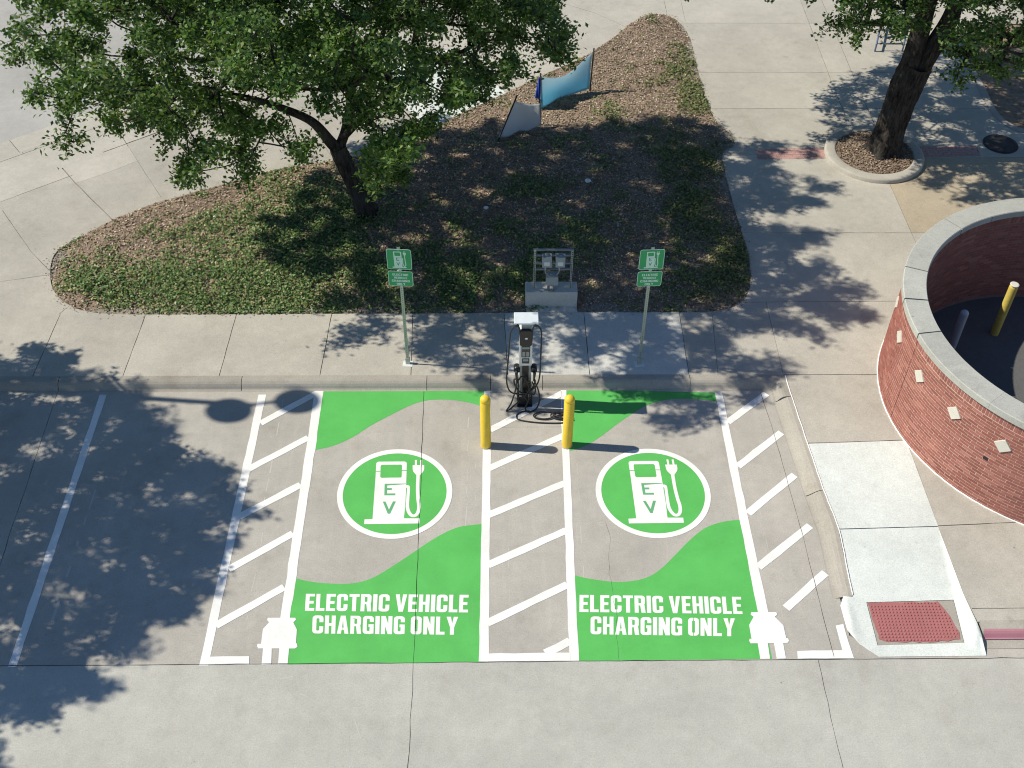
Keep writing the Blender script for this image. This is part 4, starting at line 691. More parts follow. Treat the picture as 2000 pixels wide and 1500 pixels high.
kerb_piece([(3.846, 16.225), (5.77, 16.21), (5.79, 15.6)], M['kerb'])
PROFILE = [(0.0, TOP + .001), (0.07, TOP - .006), (0.14, TOP - .04), (0.20, TOP - .085), (0.25, 0.03), (0.285, 0.012), (0.31, 0.003), (0.33, 0.0015), (0.33, -0.1), (0.0, -0.1)]
kerb_piece([(5.7908, 15.588), (5.87, 14.34), (5.95, 13.2)], M['kerb'])
kerb_piece([(5.951, 13.188), (6.03, 12.32), (6.012, 11.6), (6.0, 10.93)], M['kerb'], [1, 1, .72, .52])
# the kerb on the far right, painted a faded red on its face
sk = empty('painted_kerb', (9.0, 10.2, 0), None, None); tag(sk, 'kerb with faded pinkish red paint beside the ramp', kind='structure')
for a, b in ((7.985, 10.9), (10.912, 14.0), (14.012, 30)):
    n = 8
    prof = [(10.385, TOP + .001), (10.235, TOP + .001), (10.19, TOP - .012), (10.16, TOP - .04), (10.12, TOP - .1), (10.09, 0.02), (10.03, 0.003), (9.935, 0.003)]
    base = prof + [(9.935, -.1), (10.385, -.1)]; n = len(base)
    Mesh().add([(a, y, z) for y, z in base] + [(b, y, z) for y, z in base], [(i, (i + 1) % n, (i + 1) % n + n, i + n) for i in range(n)] + [tuple(range(n))[::-1], tuple(range(n, 2 * n))]).build('kerb_segment', M['kerb'], sk)
    pp = [(10.215, TOP + .003), (10.186, TOP - .008), (10.155, TOP - .037), (10.114, TOP - .098), (10.092, 0.045)]
    Mesh().add([(a + .02, y - .002, z) for y, z in pp] + [(b - .02, y - .002, z) for y, z in pp], [(i, i + 5, i + 6, i + 1) for i in range(4)]).build('red_paint', M['pink'], sk)

def wobble(poly, amp=0.004, step=0.22):
    """hand-rolled paint edges are never dead straight"""
    out = []
    n = len(poly)
    for i in range(n):
        a = np.array(poly[i], float); b = np.array(poly[(i + 1) % n], float)
        k = max(1, int(np.linalg.norm(b - a) / step))
        for s in range(k):
            q = a + (b - a) * s / k
            if s: q = q + RNG.normal(0, amp, 2)
            out.append(tuple(q))
    return out
# ---- kerb ramp in new white concrete
ramp_o = empty('kerb_ramp', (6.9, 11.5, 0), None, None); tag(ramp_o, 'new white concrete kerb ramp with red warning pad', kind='structure')
def slope(y): return 0.008 + (TOP - 0.008) * min(1, max(0, (y - 9.86) / (12.33 - 9.86)))
def sm(x): x = min(1, max(0, x)); return x * x * (3 - 2 * x)
def ramp_z(x, y):
    z = slope(y)
    edge = 7.71 + (y - 9.95) * 0.035
    if y < 12.2:
        t = sm((x - edge) / 0.13); low = sm((y - 9.86) / 0.32)
        z = z * (1 - t) + max(z, TOP * low + .006) * t
    if y < 11.0:
        t = sm((6.03 - x) / 0.24)
        bulge = 0.075 * sm((y - 9.95) / 0.6) * sm((x - 5.76) / .1)
        z = z * (1 - t) + (0.006 + bulge) * t
    return z
v, t = region([('+', RAMP_TOP)]); ro = link('slab', slab_mesh('slab', v, pieces(v, t)[0], TOP + .001, 0.06), M['ramp'], ramp_o)
PADQ = [(6.21, 10.81), (7.71, 10.85), (7.67, 10.04), (6.22, 10.00)]
inner = [(x, y) for x in np.arange(5.78, 8.0, 0.045) for y in np.arange(9.82, 12.3, 0.07) if inpoly(np.array([(x, y)]), RAMP_LOW)[0] and not inpoly(np.array([(x, y)]), PADQ)[0]]
inset = [tuple(np.array(q) * .998 + np.array([6.92, 11.2]) * .002) for q in RAMP_LOW]
sheet('sloping_slab', [('+', inset), ('-', PADQ)], ramp_z, M['ramp'], ramp_o, inner, smooth=True)
# warning pad: recessed plate, then rows of truncated domes
padm = Mesh(); q = [Vector((x, y, 0)) for x, y in PADQ]
pad_in = [tuple(np.array(c) * .985 + np.mean(PADQ, 0) * .015) for c in PADQ]
sheet('warning_pad', [('+', PADQ)], lambda x, y: slope(y) - 0.012, M['kerb'], ramp_o)
sheet('warning_pad', [('+', wobble([(6.225, 10.795), (7.43, 10.825), (7.52, 10.64), (7.64, 10.25), (7.62, 10.11), (7.2, 10.06), (6.4, 10.065), (6.27, 10.12)], .012, .09))], lambda x, y: slope(y) - 0.003, M['dome'], ramp_o)
dm = Mesh()
for i in range(25):
    for j in range(13):
        x = 6.27 + i * 0.0575 + random.uniform(-.002, .002); y = 10.10 + j * 0.0575
        if inpoly(np.array([(x, y)]), [(6.25, 10.78), (7.41, 10.80), (7.50, 10.62), (7.61, 10.26), (7.59, 10.14), (7.2, 10.09), (6.4, 10.09), (6.30, 10.13)])[0]:
            dm.lathe([(0.0185, 0), (0.017, 0.008), (0.011, 0.013)], (x, y, slope(y) - 0.003), 8)
do = dm.build('warning_domes', M['dome'], ramp_o); do['kind'] = 'stuff'

# ------------------------------------------------------------------ painted markings on the lot
GAPS = [('-', j) for j in LOT_JOINTS]
def near(ops):
    a = np.concatenate([np.array(q) for _, q in ops]); lo, hi = a.min(0) - .1, a.max(0) + .1
    out = []
    for op, j in GAPS:
        b = np.array(j)
        if (b.max(0) >= lo).all() and (b.min(0) <= hi).all(): out.append((op, j))
    return out
def painted(name, ops, z, material, label=None, parent=lot):
    o = sheet(name, ops + near(ops), z, material, parent)
    if label: o['label'] = label
    return o
def wave(poly, n0, n1):
    p = smooth_path(poly[n0:n1], 5)
    return [tuple(q) for q in poly[:n0]] + [tuple(q) for q in p] + [tuple(q) for q in poly[n1:]]
for key, n0, n1, lab in (('green_left_up', 1, 12, 'green wave painted at the head of the left bay'), ('green_right_up', 1, 11, 'green wave painted at the head of the right bay'),
                         ('green_left_low', 0, 11, 'green wave painted at the foot of the left bay'), ('green_right_low', 0, 11, 'green wave painted at the foot of the right bay')):
    painted('green_field', [('+', wave(L[key], n0, n1))], 0.002, M['green'], lab)
for q in L['lines']: painted('white_line', [('+', wobble(q))], 0.004, M['white'])
for key in ('hatch_left', 'hatch_mid', 'hatch_right'):
    for q in L[key]: painted('hatch_stripe', [('+', wobble(q))], 0.005, M['white'])
for q in L['bars']: painted('end_bar', [('+', wobble(q))], 0.006, M['white'])
for key in ('plug_left', 'plug_right'): painted('plug_symbol', [('+', [tuple(c) for c in q]) for q in L[key]], 0.007, M['white'], 'white painted electric plug symbol')

# lettering
S_, T_ = 0.175, 0.16
def glyph(ch):
    s, t = S_, T_
    if ch == 'E': return .40, [('+', rect(0, 0, s, 1)), ('+', rect(0, 0, .40, t)), ('+', rect(0, 1 - t, .40, 1)), ('+', rect(0, .5 - t / 2, .36, .5 + t / 2))]
    if ch == 'L': return .38, [('+', rect(0, 0, s, 1)), ('+', rect(0, 0, .38, t))]
    if ch == 'T': return .44, [('+', rect(0, 1 - t, .44, 1)), ('+', rect(.22 - s / 2, 0, .22 + s / 2, 1))]
    if ch == 'I': return s + .01, [('+', rect(0, 0, s + .01, 1))]
    if ch == 'H': return .46, [('+', rect(0, 0, s, 1)), ('+', rect(.46 - s, 0, .46, 1)), ('+', rect(0, .5 - t / 2, .46, .5 + t / 2))]
    if ch in 'CGO':
        w = .47
        g = [('+', round_rect(0, 0, w, 1, .16)), ('-', round_rect(s, t, w - s, 1 - t, .055))]
        if ch == 'C': g += [('-', rect(w / 2, .40, w + .01, .62))]
        if ch == 'G': g += [('-', rect(w / 2, .54, w + .01, .66)), ('+', rect(w * .52, .38, w, .54)), ('+', rect(w - s, 0.02, w, .5))]
        if ch == 'O': g += [('-', rect(w / 2 - .012, -.05, w / 2 + .012, 1.05))]
        return w, g
    if ch == 'R': return .47, [('+', rect(0, 0, s, 1)), ('+', round_rect(.02, .42, .46, 1, .15)), ('+', rect(.02, .42, .2, 1)), ('-', round_rect(s, .42 + t * .8, .46 - s, 1 - t, .04)), ('+', [(.46 - s - .05, .5), (.43, .5), (.48, 0), (.48 - s - .01, 0)]), ('-', rect(s + .005, -.01, s + .035, .40)), ('-', rect(.10, .83, .20, .85))]
    if ch == 'A': return .50, [('+', [(0, 0), (.145, 1), (.355, 1), (.50, 0), (.325, 0), (.302, .2), (.198, .2), (.175, 0)]), ('-', [(.218, .34), (.282, .34), (.25, .74)]), ('-', rect(.243, .15, .257, .36))]
    if ch == 'N': return .48, [('+', rect(0, 0, s, 1)), ('+', rect(.48 - s, 0, .48, 1)), ('+', [(0.02, 1), (s + .01, 1), (.46, 0), (.48 - s - .01, 0)])]
    if ch == 'V': return .50, [('+', [(0, 1), (.18, 1), (.25, .32), (.32, 1), (.50, 1), (.345, 0), (.155, 0)])]
    if ch == 'Y': return .50, [('+', [(0, 1), (.19, 1), (.25, .62), (.31, 1), (.50, 1), (.338, .4), (.338, 0), (.162, 0), (.162, .4)])]
def text_ops(text, quad):
    """the line of letters stretched onto a quadrilateral (bottom left, bottom right, top right, top left)"""
    x = 0; items = []
    for ch in text:
        if ch == ' ': x += .19; continue
        w, g = glyph(ch)
        items.append((x, g)); x += w + .065
    x -= .065
    A, B, C, D = [np.array(q, float) for q in quad]
    def mp(q, x0):
        u, vv = (q[0] + x0) / x, q[1]
        return tuple((A * (1 - u) + B * u) * (1 - vv) + (D * (1 - u) + C * u) * vv)
    out = []
    for x0, g in items:
        out.append([(op, [mp(q, x0) for q in poly]) for op, poly in g])
    return out
for text, quad in L['text']:
    letters = text_ops(text, quad)
    vv, ff = [], []
    for g in letters:
        v, t = region(g + near(g))
        b = len(vv); vv += [(q[0], q[1], 0.004) for q in v]; ff += [tuple(i + b for i in k) for k in t]
    o = link('lettering', pymesh('lettering', vv, ff), M['white'], lot); o['label'] = 'white painted words ' + text

def emblem_ops(scale, place):
    f = lambda poly: [place(q[0] * scale, q[1] * scale) for q in poly]
    white = [('+', f(L['pump'])), ('+', f(ribbon(L['hose'], 0.064))), ('-', f(L['pump_hole'])), ('+', f(L['plug']))] + [('+', f(q)) for q in L['prongs']] + [('-', f(q)) for q in L['slits']]
    green = [('+', f(q)) for q in L['E']] + [('+', f(L['V']))]
    return white, green
for (cx, cy), side in zip(L['centers'], ('left', 'right')):
    disc = painted('emblem_disc', [('+', circle(cx, cy, 1.0, 96))], 0.003, M['green'], 'round green emblem painted in the %s bay' % side)
    painted('emblem_ring', [('+', circle(cx, cy, 1.064, 96)), ('-', circle(cx, cy, 0.957, 96))], 0.005, M['white'], None, disc)
    w, g = emblem_ops(1.0, lambda x, y: (x + cx, y + cy))
    painted('pump_symbol', w, 0.005, M['white'], 'white fuel pump with plug symbol', disc)
    painted('pump_letters', g, 0.007, M['stencil'], 'letters E and V', disc)
# old scuffs and ghosts of earlier lines beside the bays: short, straight and broken
scuff = paint('faint_old_paint', (0.52, 0.505, 0.465), 0.9)
for x, y0, y1, w in ((-4.33, 15.7, 12.6, .022), (-4.26, 12.4, 10.5, .016), (-0.62, 15.2, 12.7, .018), (-0.47, 14.0, 12.8, .012), (-0.53, 11.6, 10.3, .012), (1.45, 14.0, 10.6, .014), (-7.50, 13.4, 10.2, .05), (0.15, 14.1, 11.0, .012), (4.75, 13.0, 10.6, .012)):
    y = y0
    while y > y1:
        l = random.uniform(.08, .5)
        painted('scuff', [('+', strip([(x + random.uniform(-.012, .012), y), (x + random.uniform(-.012, .012), y - l)], w * random.uniform(.5, 1.2)))], 0.0012, scuff)
        y -= l + random.uniform(.1, .6)
for x, y, l, a in ((-3.2, 9.2, .5, -.5), (-2.3, 8.75, .35, -1.2), (-3.6, 9.45, .25, .2), (1.7, 9.5, .3, .4), (4.3, 8.9, .12, .2), (0.6, 9.4, .2, 2.0)):
    painted('scuff', [('+', strip([(x, y), (x + l * math.cos(a), y + l * math.sin(a))], .012))], 0.0012, scuff)
# white sealant run along the back of the side kerb
sb = Mesh().tube([(q[0] + .004 + random.uniform(-.004, .004), q[1], min(TOP, slope(q[1]) + .006) + .003) for q in smooth_path([(5.775, 16.19), (5.80, 15.6), (5.875, 14.34), (5.95, 13.2), (6.035, 12.32), (6.01, 11.4), (6.0, 10.95)], 10)], .011, 6).build('sealant_bead', M['sealant'], kerb, True)

# ------------------------------------------------------------------ planting bed, planter ring, east bed
def bed_z(x, y):
    d = min(1.0, max(0.0, min(y - 18.08, 5.6 - x, (x + 10.1)) / 1.2))
    return 0.115 + 0.10 * sm(d) + 0.03 * (float(value_noise(x, y, 1.3, 3)) - .5) + 0.035 * (float(value_noise(x, y, 5.0, 5)) - .5) * d
gp = [(x + random.uniform(-.03, .03), y + random.uniform(-.03, .03)) for x in np.arange(-10.1, 5.9, 0.14) for y in np.arange(18.1, 31.5, 0.14)]
gp = np.array(gp); gp = gp[inpoly(gp, BED)]
bed = sheet('planting_bed', [('+', BED)], bed_z, M['soil'], None, [tuple(q) for q in gp], smooth=True)
tag(bed, 'mulched planting bed between the sidewalks', kind='structure')
eb = sheet('planting_bed', [('+', EAST_BED)], 0.13, M['soil']); tag(eb, 'dark shaded planting bed at the right edge of the plaza', kind='structure')
ek = Mesh(); ep = np.array(EAST_BED); cc = ep.mean(0)
o_ = ep + (ep - cc) / np.linalg.norm(ep - cc, axis=1)[:, None] * 0.0; i_ = ep - (ep - cc) / np.linalg.norm(ep - cc, axis=1)[:, None] * 0.2
n = len(ep)
ek.add([(*q, 0.158) for q in o_] + [(*q, 0.158) for q in i_], [(i, (i + 1) % n, (i + 1) % n + n, i + n) for i in range(n)])
ek.build('kerb_edging', M['kerb'], eb)
planter = empty('tree_ring', (*PLANTER_C, TOP), 'round concrete ring around the leaning oak trunk, filled with mulch', 'tree ring')
Mesh().lathe([(1.225, -.06), (1.225, .085), (1.205, .112), (1.17, .12), (1.0, .12), (0.965, .108), (0.955, .09), (0.955, -.06)], (*PLANTER_C, TOP), 72).build('ring', M['walk'], planter, True)
pm = planter.children[0].data
bmx = bmesh.new(); bmx.from_mesh(pm); bmx.faces.ensure_lookup_table()
bmesh.ops.delete(bmx, geom=[f for f in bmx.faces if len(f.verts) > 10], context='FACES'); bmx.to_mesh(pm); bmx.free()
pg = [(PLANTER_C[0] + r * math.cos(a), PLANTER_C[1] + r * math.sin(a)) for r in (.2, .4, .6, .8) for a in np.linspace(0, 6.28, 20)]
sheet('mulch', [('+', circle(*PLANTER_C, 0.96, 48))], lambda x, y: TOP + .06 + .1 * (1 - min(1, math.hypot(x - PLANTER_C[0], y - PLANTER_C[1]))) + .03 * float(value_noise(x, y, 5)), M['soil'], planter, pg, True)

# ------------------------------------------------------------------ round brick enclosure
enc = empty('brick_enclosure', (*WALL_C, 0.1), 'round red brick enclosure wall with pale coping and diamond tiles', 'wall')
RO, RI, ZB, ZT = 3.567, 3.235, 0.13, 2.445
OPEN = 40.0                                             # the entrance faces away to the right
A0, A1 = math.radians(OPEN), math.radians(360 - OPEN)
def arc_solid(mesh, r0, r1, z0, z1, a0, a1, n, bev=0.0):
    prof = [(r1, z0), (r1, z1 - bev), (r1 - bev, z1), (r0 + bev, z1), (r0, z1 - bev), (r0, z0)] if bev else [(r1, z0), (r1, z1), (r0, z1), (r0, z0)]
    k = len(prof); v = []
    for i in range(n + 1):
        a = a0 + (a1 - a0) * i / n
        v += [(WALL_C[0] + r * math.cos(a), WALL_C[1] + r * math.sin(a), z) for r, z in prof]
    f = [(i * k + j, (i + 1) * k + j, (i + 1) * k + (j + 1) % k, i * k + (j + 1) % k) for i in range(n) for j in range(k)]
    f += [tuple(range(k)), tuple(n * k + j for j in range(k))[::-1]]
    return mesh.add(v, [q[::-1] for q in f][:])
arc_solid(Mesh(), RI + .16, RO - .004, 0.0, ZT - .14, A0, A1, 120).build('mortar_core', M['mortar'], enc)
arc_solid(Mesh(), RI + .004, RI + .158, 0.0, ZT - .142, A0, A1, 120).build('mortar_core', plain('shade_toned_mortar', (0.24, 0.165, 0.14), 0.9, vary=0.25), enc)  # inner mortar: shade inside the ring is put into its darker colour
JOINT_A = math.radians(-172.3)                            # movement joint
TILES = [math.radians(a) for a in (-166.1, -150.0, -133.9, -117.8, -101.7, 176.8, 160.5, 144.2)]
COURSE, LEN, SOLD = 0.0677, 0.203, 0.205
z_sold = ZT - .14 - SOLD
rows = int((z_sold - ZB) / COURSE)
slots = []                                               # (angle, z, outer?, soldier?)
for outer in (True, False):
    R = RO if outer else RI
    nb = int(2 * math.pi * R / LEN)
    for r in range(rows):
        for i in range(nb):
            a = (i + (.5 if r % 2 else 0)) * 2 * math.pi / nb
            if A0 + .03 < a < A1 - .03:
                z = ZB + (r + .5) * COURSE
                slots.append((a, z, outer, False))
    ns = int(2 * math.pi * R / .0677)
    for i in range(ns):
        a = i * 2 * math.pi / ns
        if A0 + .02 < a < A1 - .02: slots.append((a, z_sold + SOLD / 2, outer, True))
def ang_diff(a, b): return (a - b + math.pi) % (2 * math.pi) - math.pi
keep = []
for a, z, outer, sold in slots:
    R = RO if outer else RI
    if outer and abs(ang_diff(a, JOINT_A)) * R < (.035 if sold else .10) and abs(ang_diff(a, JOINT_A)) * R < .02 + (0 if sold else .0): continue
    keep.append((a, z, outer, sold))
bx_me = pymesh('brick', *(lambda q: (q.v, q.f))(Mesh().box((-.0485, -.0945, -.0268), (0.0, .0945, .0268)))); bx_me.materials.append(M['brick'])
bs_me = pymesh('brick', *(lambda q: (q.v, q.f))(Mesh().box((-.0485, -.0268, -.0945), (0.0, .0268, .0945)))); bs_me.materials.append(M['brick'])
def brick_frame(a, z, outer):
    R = RO if outer else RI
    rot = a if outer else a + math.pi
    return Matrix.Translation((WALL_C[0] + R * math.cos(a), WALL_C[1] + R * math.sin(a), z)) @ Matrix.Rotation(rot, 4, 'Z')
def shown(a, z, outer):
    p = brick_frame(a, z, outer).translation - CAM
    dpt = p.dot(FWD); x = p.dot(RIGHT) / dpt; facing = -(p.x * math.cos(a) + p.y * math.sin(a)) / p.length
    return (outer and x < 0.4528 and facing > 0.12, dpt - facing * 2.0)
order = sorted(range(len(keep)), key=lambda i: (not shown(*keep[i][:3])[0], shown(*keep[i][:3])[1]))
single = set(order[:296])
rest = Mesh()
for i, (a, z, outer, sold) in enumerate(keep):
    me = bs_me if sold else bx_me
    fr = brick_frame(a + random.uniform(-.0006, .0006), z + random.uniform(-.001, .001), outer) @ Matrix.Translation((random.uniform(-.002, .0015), 0, 0))
    if i in single:
        o = link('brick', me, None, enc)
        o.matrix_basis = fr
    else:
        rest.add([tuple(fr @ q.co) for q in me.vertices], [tuple(p.vertices) for p in me.polygons])
ro = rest.build('bricks', M['brick'], enc); ro['kind'] = 'stuff'
for z in (0,):
    jm = Mesh(); jm.box((RO - .03, -.006, ZB), (RO + .0012, .006, ZT - .14), 0, Matrix.Translation((*WALL_C, 0)) @ Matrix.Rotation(JOINT_A, 4, 'Z')); jm.build('movement_joint', M['hole'], enc)
tile_me = pymesh('diamond_tile', *(lambda q: (q.v, q.f))(Mesh().box((-.03, -.112, -.112), (.024, .112, .112), .004))); tile_me.materials.append(M['tile'])
for a in TILES:
    o = link('diamond_tile', tile_me, None, enc)
    o.matrix_basis = Matrix.Translation((WALL_C[0] + RO * math.cos(a), WALL_C[1] + RO * math.sin(a), 1.70)) @ Matrix.Rotation(a, 4, 'Z') @ Matrix.Rotation(math.radians(45), 4, 'X')
wp = Mesh().box((-.01, -.045, -.035), (.004, .045, .035), 0, Matrix.Translation((WALL_C[0] + RO * math.cos(math.radians(-136.7)), WALL_C[1] + RO * math.sin(math.radians(-136.7)), 1.23)) @ Matrix.Rotation(math.radians(-136.7), 4, 'Z'))
wp.build('weep_hole', M['hole'], enc)
step = 15.35
for i in range(-8, 12):
    a0 = math.radians(188.1 + i * step + random.uniform(-.4, .4)); a1 = math.radians(188.1 + (i + 1) * step) - .0028
    a0 = max(a0, A0); a1 = min(a1, A1)
    if a1 - a0 < .03: continue
    arc_solid(Mesh(), 3.185, 3.625, ZT - .14, ZT + random.uniform(-.003, .003), a0 + .0012, a1, 12, .014).build('coping_stone', M['coping'], enc)
sl = Mesh()
pth = [(WALL_C[0] + (RO + .004) * math.cos(a) + random.uniform(-.006, .006), WALL_C[1] + (RO + .004) * math.sin(a) + random.uniform(-.006, .006), TOP + .006) for a in np.linspace(math.radians(120), math.radians(300), 200)]
sl.tube(pth, 0.016, 6).build('sealant_bead', M['sealant'], enc, True)
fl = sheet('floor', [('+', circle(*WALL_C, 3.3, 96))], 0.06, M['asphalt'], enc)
Mesh().lathe([(3.24, -.02), (3.24, .07), (3.20, .08), (3.12, .012)], (*WALL_C, 0.055), 96)
# posts standing inside the enclosure
def post(name, x, y, z0, z1, r, material, label, cat, group=None, groove=True):
    t = empty(name, (x, y, z0), label, cat, group)
    h = z1 - z0
    pr = [(r, 0), (r, h - r * .9)] + [(r * math.cos(q), h - r * .9 + r * .9 * math.sin(q)) for q in np.linspace(.2, 1.5, 6)]
    Mesh().lathe(pr, (x, y, z0), 20).build('shaft', material, t, True)
    return t
yb = post('steel_bollard', 10.48, 17.52, 0.06, 1.42, 0.088, M['old_yellow'], 'faded yellow steel bollard inside the brick enclosure', 'bollard')
Mesh().lathe([(0.09, 0), (0.09, .012), (.07, .02)], (10.48, 17.52, 1.405), 20).build('cap', M['tile'], yb)
gb = post('steel_bollard', 9.30, 16.83, 0.06, 1.32, 0.085, M['grey_paint'], 'grey steel post inside the brick enclosure', 'bollard')

# ------------------------------------------------------------------ trees
def grow(name, label, trunk, limbs, clumps, leaf_n, spread, leaf_len, tints, seed):
    """trunk and limbs: lists of (x, y, z, radius); clumps: centres of leaf sprays, each tied back to the nearest limb by a branch"""
    rng = np.random.default_rng(seed)
    base = Vector(trunk[0][:3])
    t = empty(name, base, label, 'tree')
    tm = Mesh()
    P = []; par = []; rad = []
    def chain(pts, start=None):
        pts = np.array(pts, float)
        sp = smooth_path(pts, 6)
        first = True; last = start
        for q in sp:
            P.append(q[:3]); rad.append(q[3]); par.append(-1 if last is None else last); last = len(P) - 1
        return sp
    sp = chain(trunk)
    # thick trunk with root flare and ridged bark
    ns = 22; vv = []; ff = []
    tr = sp[:, :3]; d = np.gradient(tr, axis=0); d /= np.linalg.norm(d, axis=1)[:, None]
    ref = np.array([1.0, 0, 0]); acc = 0
    for i in range(len(sp)):
        s = np.cross(d[i], np.array([0, 1.0, 0])); s /= np.linalg.norm(s); u = np.cross(s, d[i])
        h = sp[i, 2] - sp[0, 2]
        for k in range(ns):
            a = 2 * math.pi * k / ns
            ridge = 1 + .06 * math.sin(5 * a + h * 1.3) + .05 * math.sin(9 * a - h * 2.1) + rng.normal(0, .02)
            flare = 1 + .55 * math.exp(-h / .22) * (1 + .35 * math.sin(5 * a + 1))
            vv.append(tr[i] + (s * math.cos(a) + u * math.sin(a)) * sp[i, 3] * ridge * flare)
    for i in range(len(sp) - 1):
        for k in range(ns):
            ff.append((i * ns + k, i * ns + (k + 1) % ns, (i + 1) * ns + (k + 1) % ns, (i + 1) * ns + k))
    tm.add(vv, ff)
    for lb in limbs:
        k = int(np.argmin([np.linalg.norm(np.array(lb[0][:3]) - q) for q in P]))
        spl = chain(lb, k)
        tm.tube(spl[:, :3], spl[:, 3], 9)
    fixed = len(P)
    order = np.argsort(np.linalg.norm(clumps - np.array(trunk[-1][:3]), axis=1))
    for c in clumps[order]:
        A = np.array(P); dist = np.linalg.norm(A - c, axis=1)
        up = np.where(A[:, 2] > c[2] + .6, 1.5, 0) + np.where(A[:, 2] < trunk[0][2] + 1.3, 3.0, 0)
        k = int(np.argmin(dist + up)); a = A[k]
        n = max(2, int(dist[k] / .45) + 1)
        mid = (a + c) / 2 + rng.normal(0, .1, 3) * dist[k] * .5 + np.array([0, 0, -.08 * dist[k]])
        last = k
        for s in np.linspace(0, 1, n + 1)[1:]:
            q = (1 - s) ** 2 * a + 2 * s * (1 - s) * mid + s * s * c
            P.append(q); rad.append(0); par.append(last); last = len(P) - 1
    cnt = np.zeros(len(P)); child = np.zeros(len(P), int)
    for i in range(len(P)):
        if par[i] >= 0: child[par[i]] += 1
    for i in range(len(P) - 1, -1, -1):
        if child[i] == 0: cnt[i] += 1
        if par[i] >= 0: cnt[par[i]] += cnt[i]
    A = np.array(P)
    for i in range(fixed, len(P)):
        j = par[i]
        r1 = .009 * math.sqrt(cnt[i]) + .003; r0 = .009 * math.sqrt(cnt[j]) + .003 if j >= fixed else r1 * 1.35
        tm.tube([A[j], A[i]], [min(r0, .11), min(r1, .10)], 5, cap=False)
    # leaf sprays along short twigs
    pos = []; tint = []; nb = []
    ntw = 5
    for c in clumps:
        size = spread * rng.uniform(.75, 1.25)
        shade = rng.uniform(.8, 1.15)
        for w in range(ntw):
            dirv = rng.normal(size=3) * np.array([1, 1, .55]); dirv /= np.linalg.norm(dirv)
            tip = c + dirv * size * rng.uniform(.6, 1.1)
            tm.tube([c, tip], [.006, .003], 3, cap=False)
            k = int(leaf_n / ntw)
            s = rng.uniform(.25, 1.08, k)[:, None]
            pts = c + (tip - c) * s + rng.normal(0, .085, (k, 3))
            pos.append(pts)
            tb = np.array(tints)[rng.choice(len(tints), k, p=[.46, .32, .16, .06])] * (shade * rng.uniform(.75, 1.25, (k, 1)))
            tint.append(tb)
    pos = np.concatenate(pos); tint = np.concatenate(tint)
    V = leaf_faces(pos, leaf_len, leaf_len * .52, .75)
    tm.build('trunk', M['bark'], t, True)
    quads('crown', V, tint, M['leaf'], t)
    return t
def clumps(key): return np.array([[float(a) for a in s.split(',')] for s in L[key].split()]) / 100.0
GREENS = [(0.082, 0.158, 0.032), (0.118, 0.205, 0.044), (0.046, 0.106, 0.026), (0.20, 0.25, 0.07)]
grow('live_oak_tree', 'leafy green live oak growing from the planting bed, trunk leaning left',
     [(-3.12, 21.6, 0.12, .22), (-3.16, 21.6, .35, .21), (-3.27, 21.6, .78, .198), (-3.40, 21.6, 1.24, .19), (-3.56, 21.6, 1.78, .19), (-3.62, 21.6, 2.02, .18)],
     [[(-3.58, 21.6, 1.9, .14), (-3.74, 21.5, 2.2, .13), (-4.03, 21.3, 2.83, .10), (-4.5, 21.0, 3.33, .085), (-5.1, 20.5, 3.9, .07), (-6.2, 19.8, 4.6, .045)],
      [(-3.6, 21.6, 1.95, .12), (-3.42, 21.7, 2.35, .11), (-3.30, 21.85, 2.8, .10), (-3.2, 22.0, 3.3, .09), (-2.9, 22.2, 4.1, .075), (-2.3, 21.6, 5.2, .05)],
      [(-3.25, 21.9, 3.0, .08), (-3.6, 22.8, 3.9, .065), (-4.2, 23.4, 5.0, .05)],
      [(-3.5, 21.65, 2.2, .085), (-2.9, 20.9, 3.2, .07), (-2.2, 19.6, 4.6, .055), (-1.4, 18.6, 5.6, .04)]],
     clumps('t1'), 260, 0.40, 0.108, GREENS, 5)
grow('live_oak_tree', 'dark forked live oak trunk rising from the concrete tree ring',
     [(9.64, 24.05, 0.18, .34), (9.66, 24.06, .45, .335), (9.70, 24.1, .9, .34), (9.74, 24.15, 1.5, .365), (9.84, 24.2, 2.2, .38), (9.92, 24.2, 2.6, .36)],
     [[(9.78, 24.2, 2.2, .27), (9.78, 24.2, 2.95, .235), (9.80, 24.25, 3.7, .21), (9.80, 24.4, 4.6, .13), (9.2, 25.0, 6.0, .08)],
      [(9.94, 24.2, 2.3, .28), (10.22, 24.2, 3.15, .225), (10.40, 24.2, 3.8, .20), (10.5, 24.3, 4.7, .13), (11.3, 24.8, 6.2, .08)],
      [(9.85, 24.3, 3.2, .05), (9.95, 24.6, 3.9, .04), (10.1, 25.2, 5.0, .03)]],
     clumps('t2'), 200, 0.42, 0.112, [(0.072, 0.145, 0.03), (0.105, 0.19, 0.042), (0.042, 0.10, 0.024), (0.16, 0.215, 0.06)], 6)
grow('live_oak_tree', 'oak standing just outside the left edge, its shadow falls on the lot',
     [(-15.6, 14.9, -0.05, .26), (-15.6, 14.88, .3, .24), (-15.5, 14.8, 1.0, .22), (-15.4, 14.6, 2.0, .21), (-15.3, 14.4, 2.8, .19)],
     [[(-15.35, 14.4, 2.6, .15), (-14.6, 13.8, 3.8, .12), (-13.4, 13.2, 5.2, .08)], [(-15.35, 14.4, 2.7, .14), (-16.0, 14.6, 4.2, .11), (-16.4, 15.0, 6.0, .07)], [(-15.3, 14.4, 2.8, .13), (-14.6, 12.4, 4.6, .09), (-14.0, 11.0, 5.6, .06)]],
     clumps('t3') + np.array([-0.32, 0, 0]), 265, 0.42, 0.125, GREENS, 7)

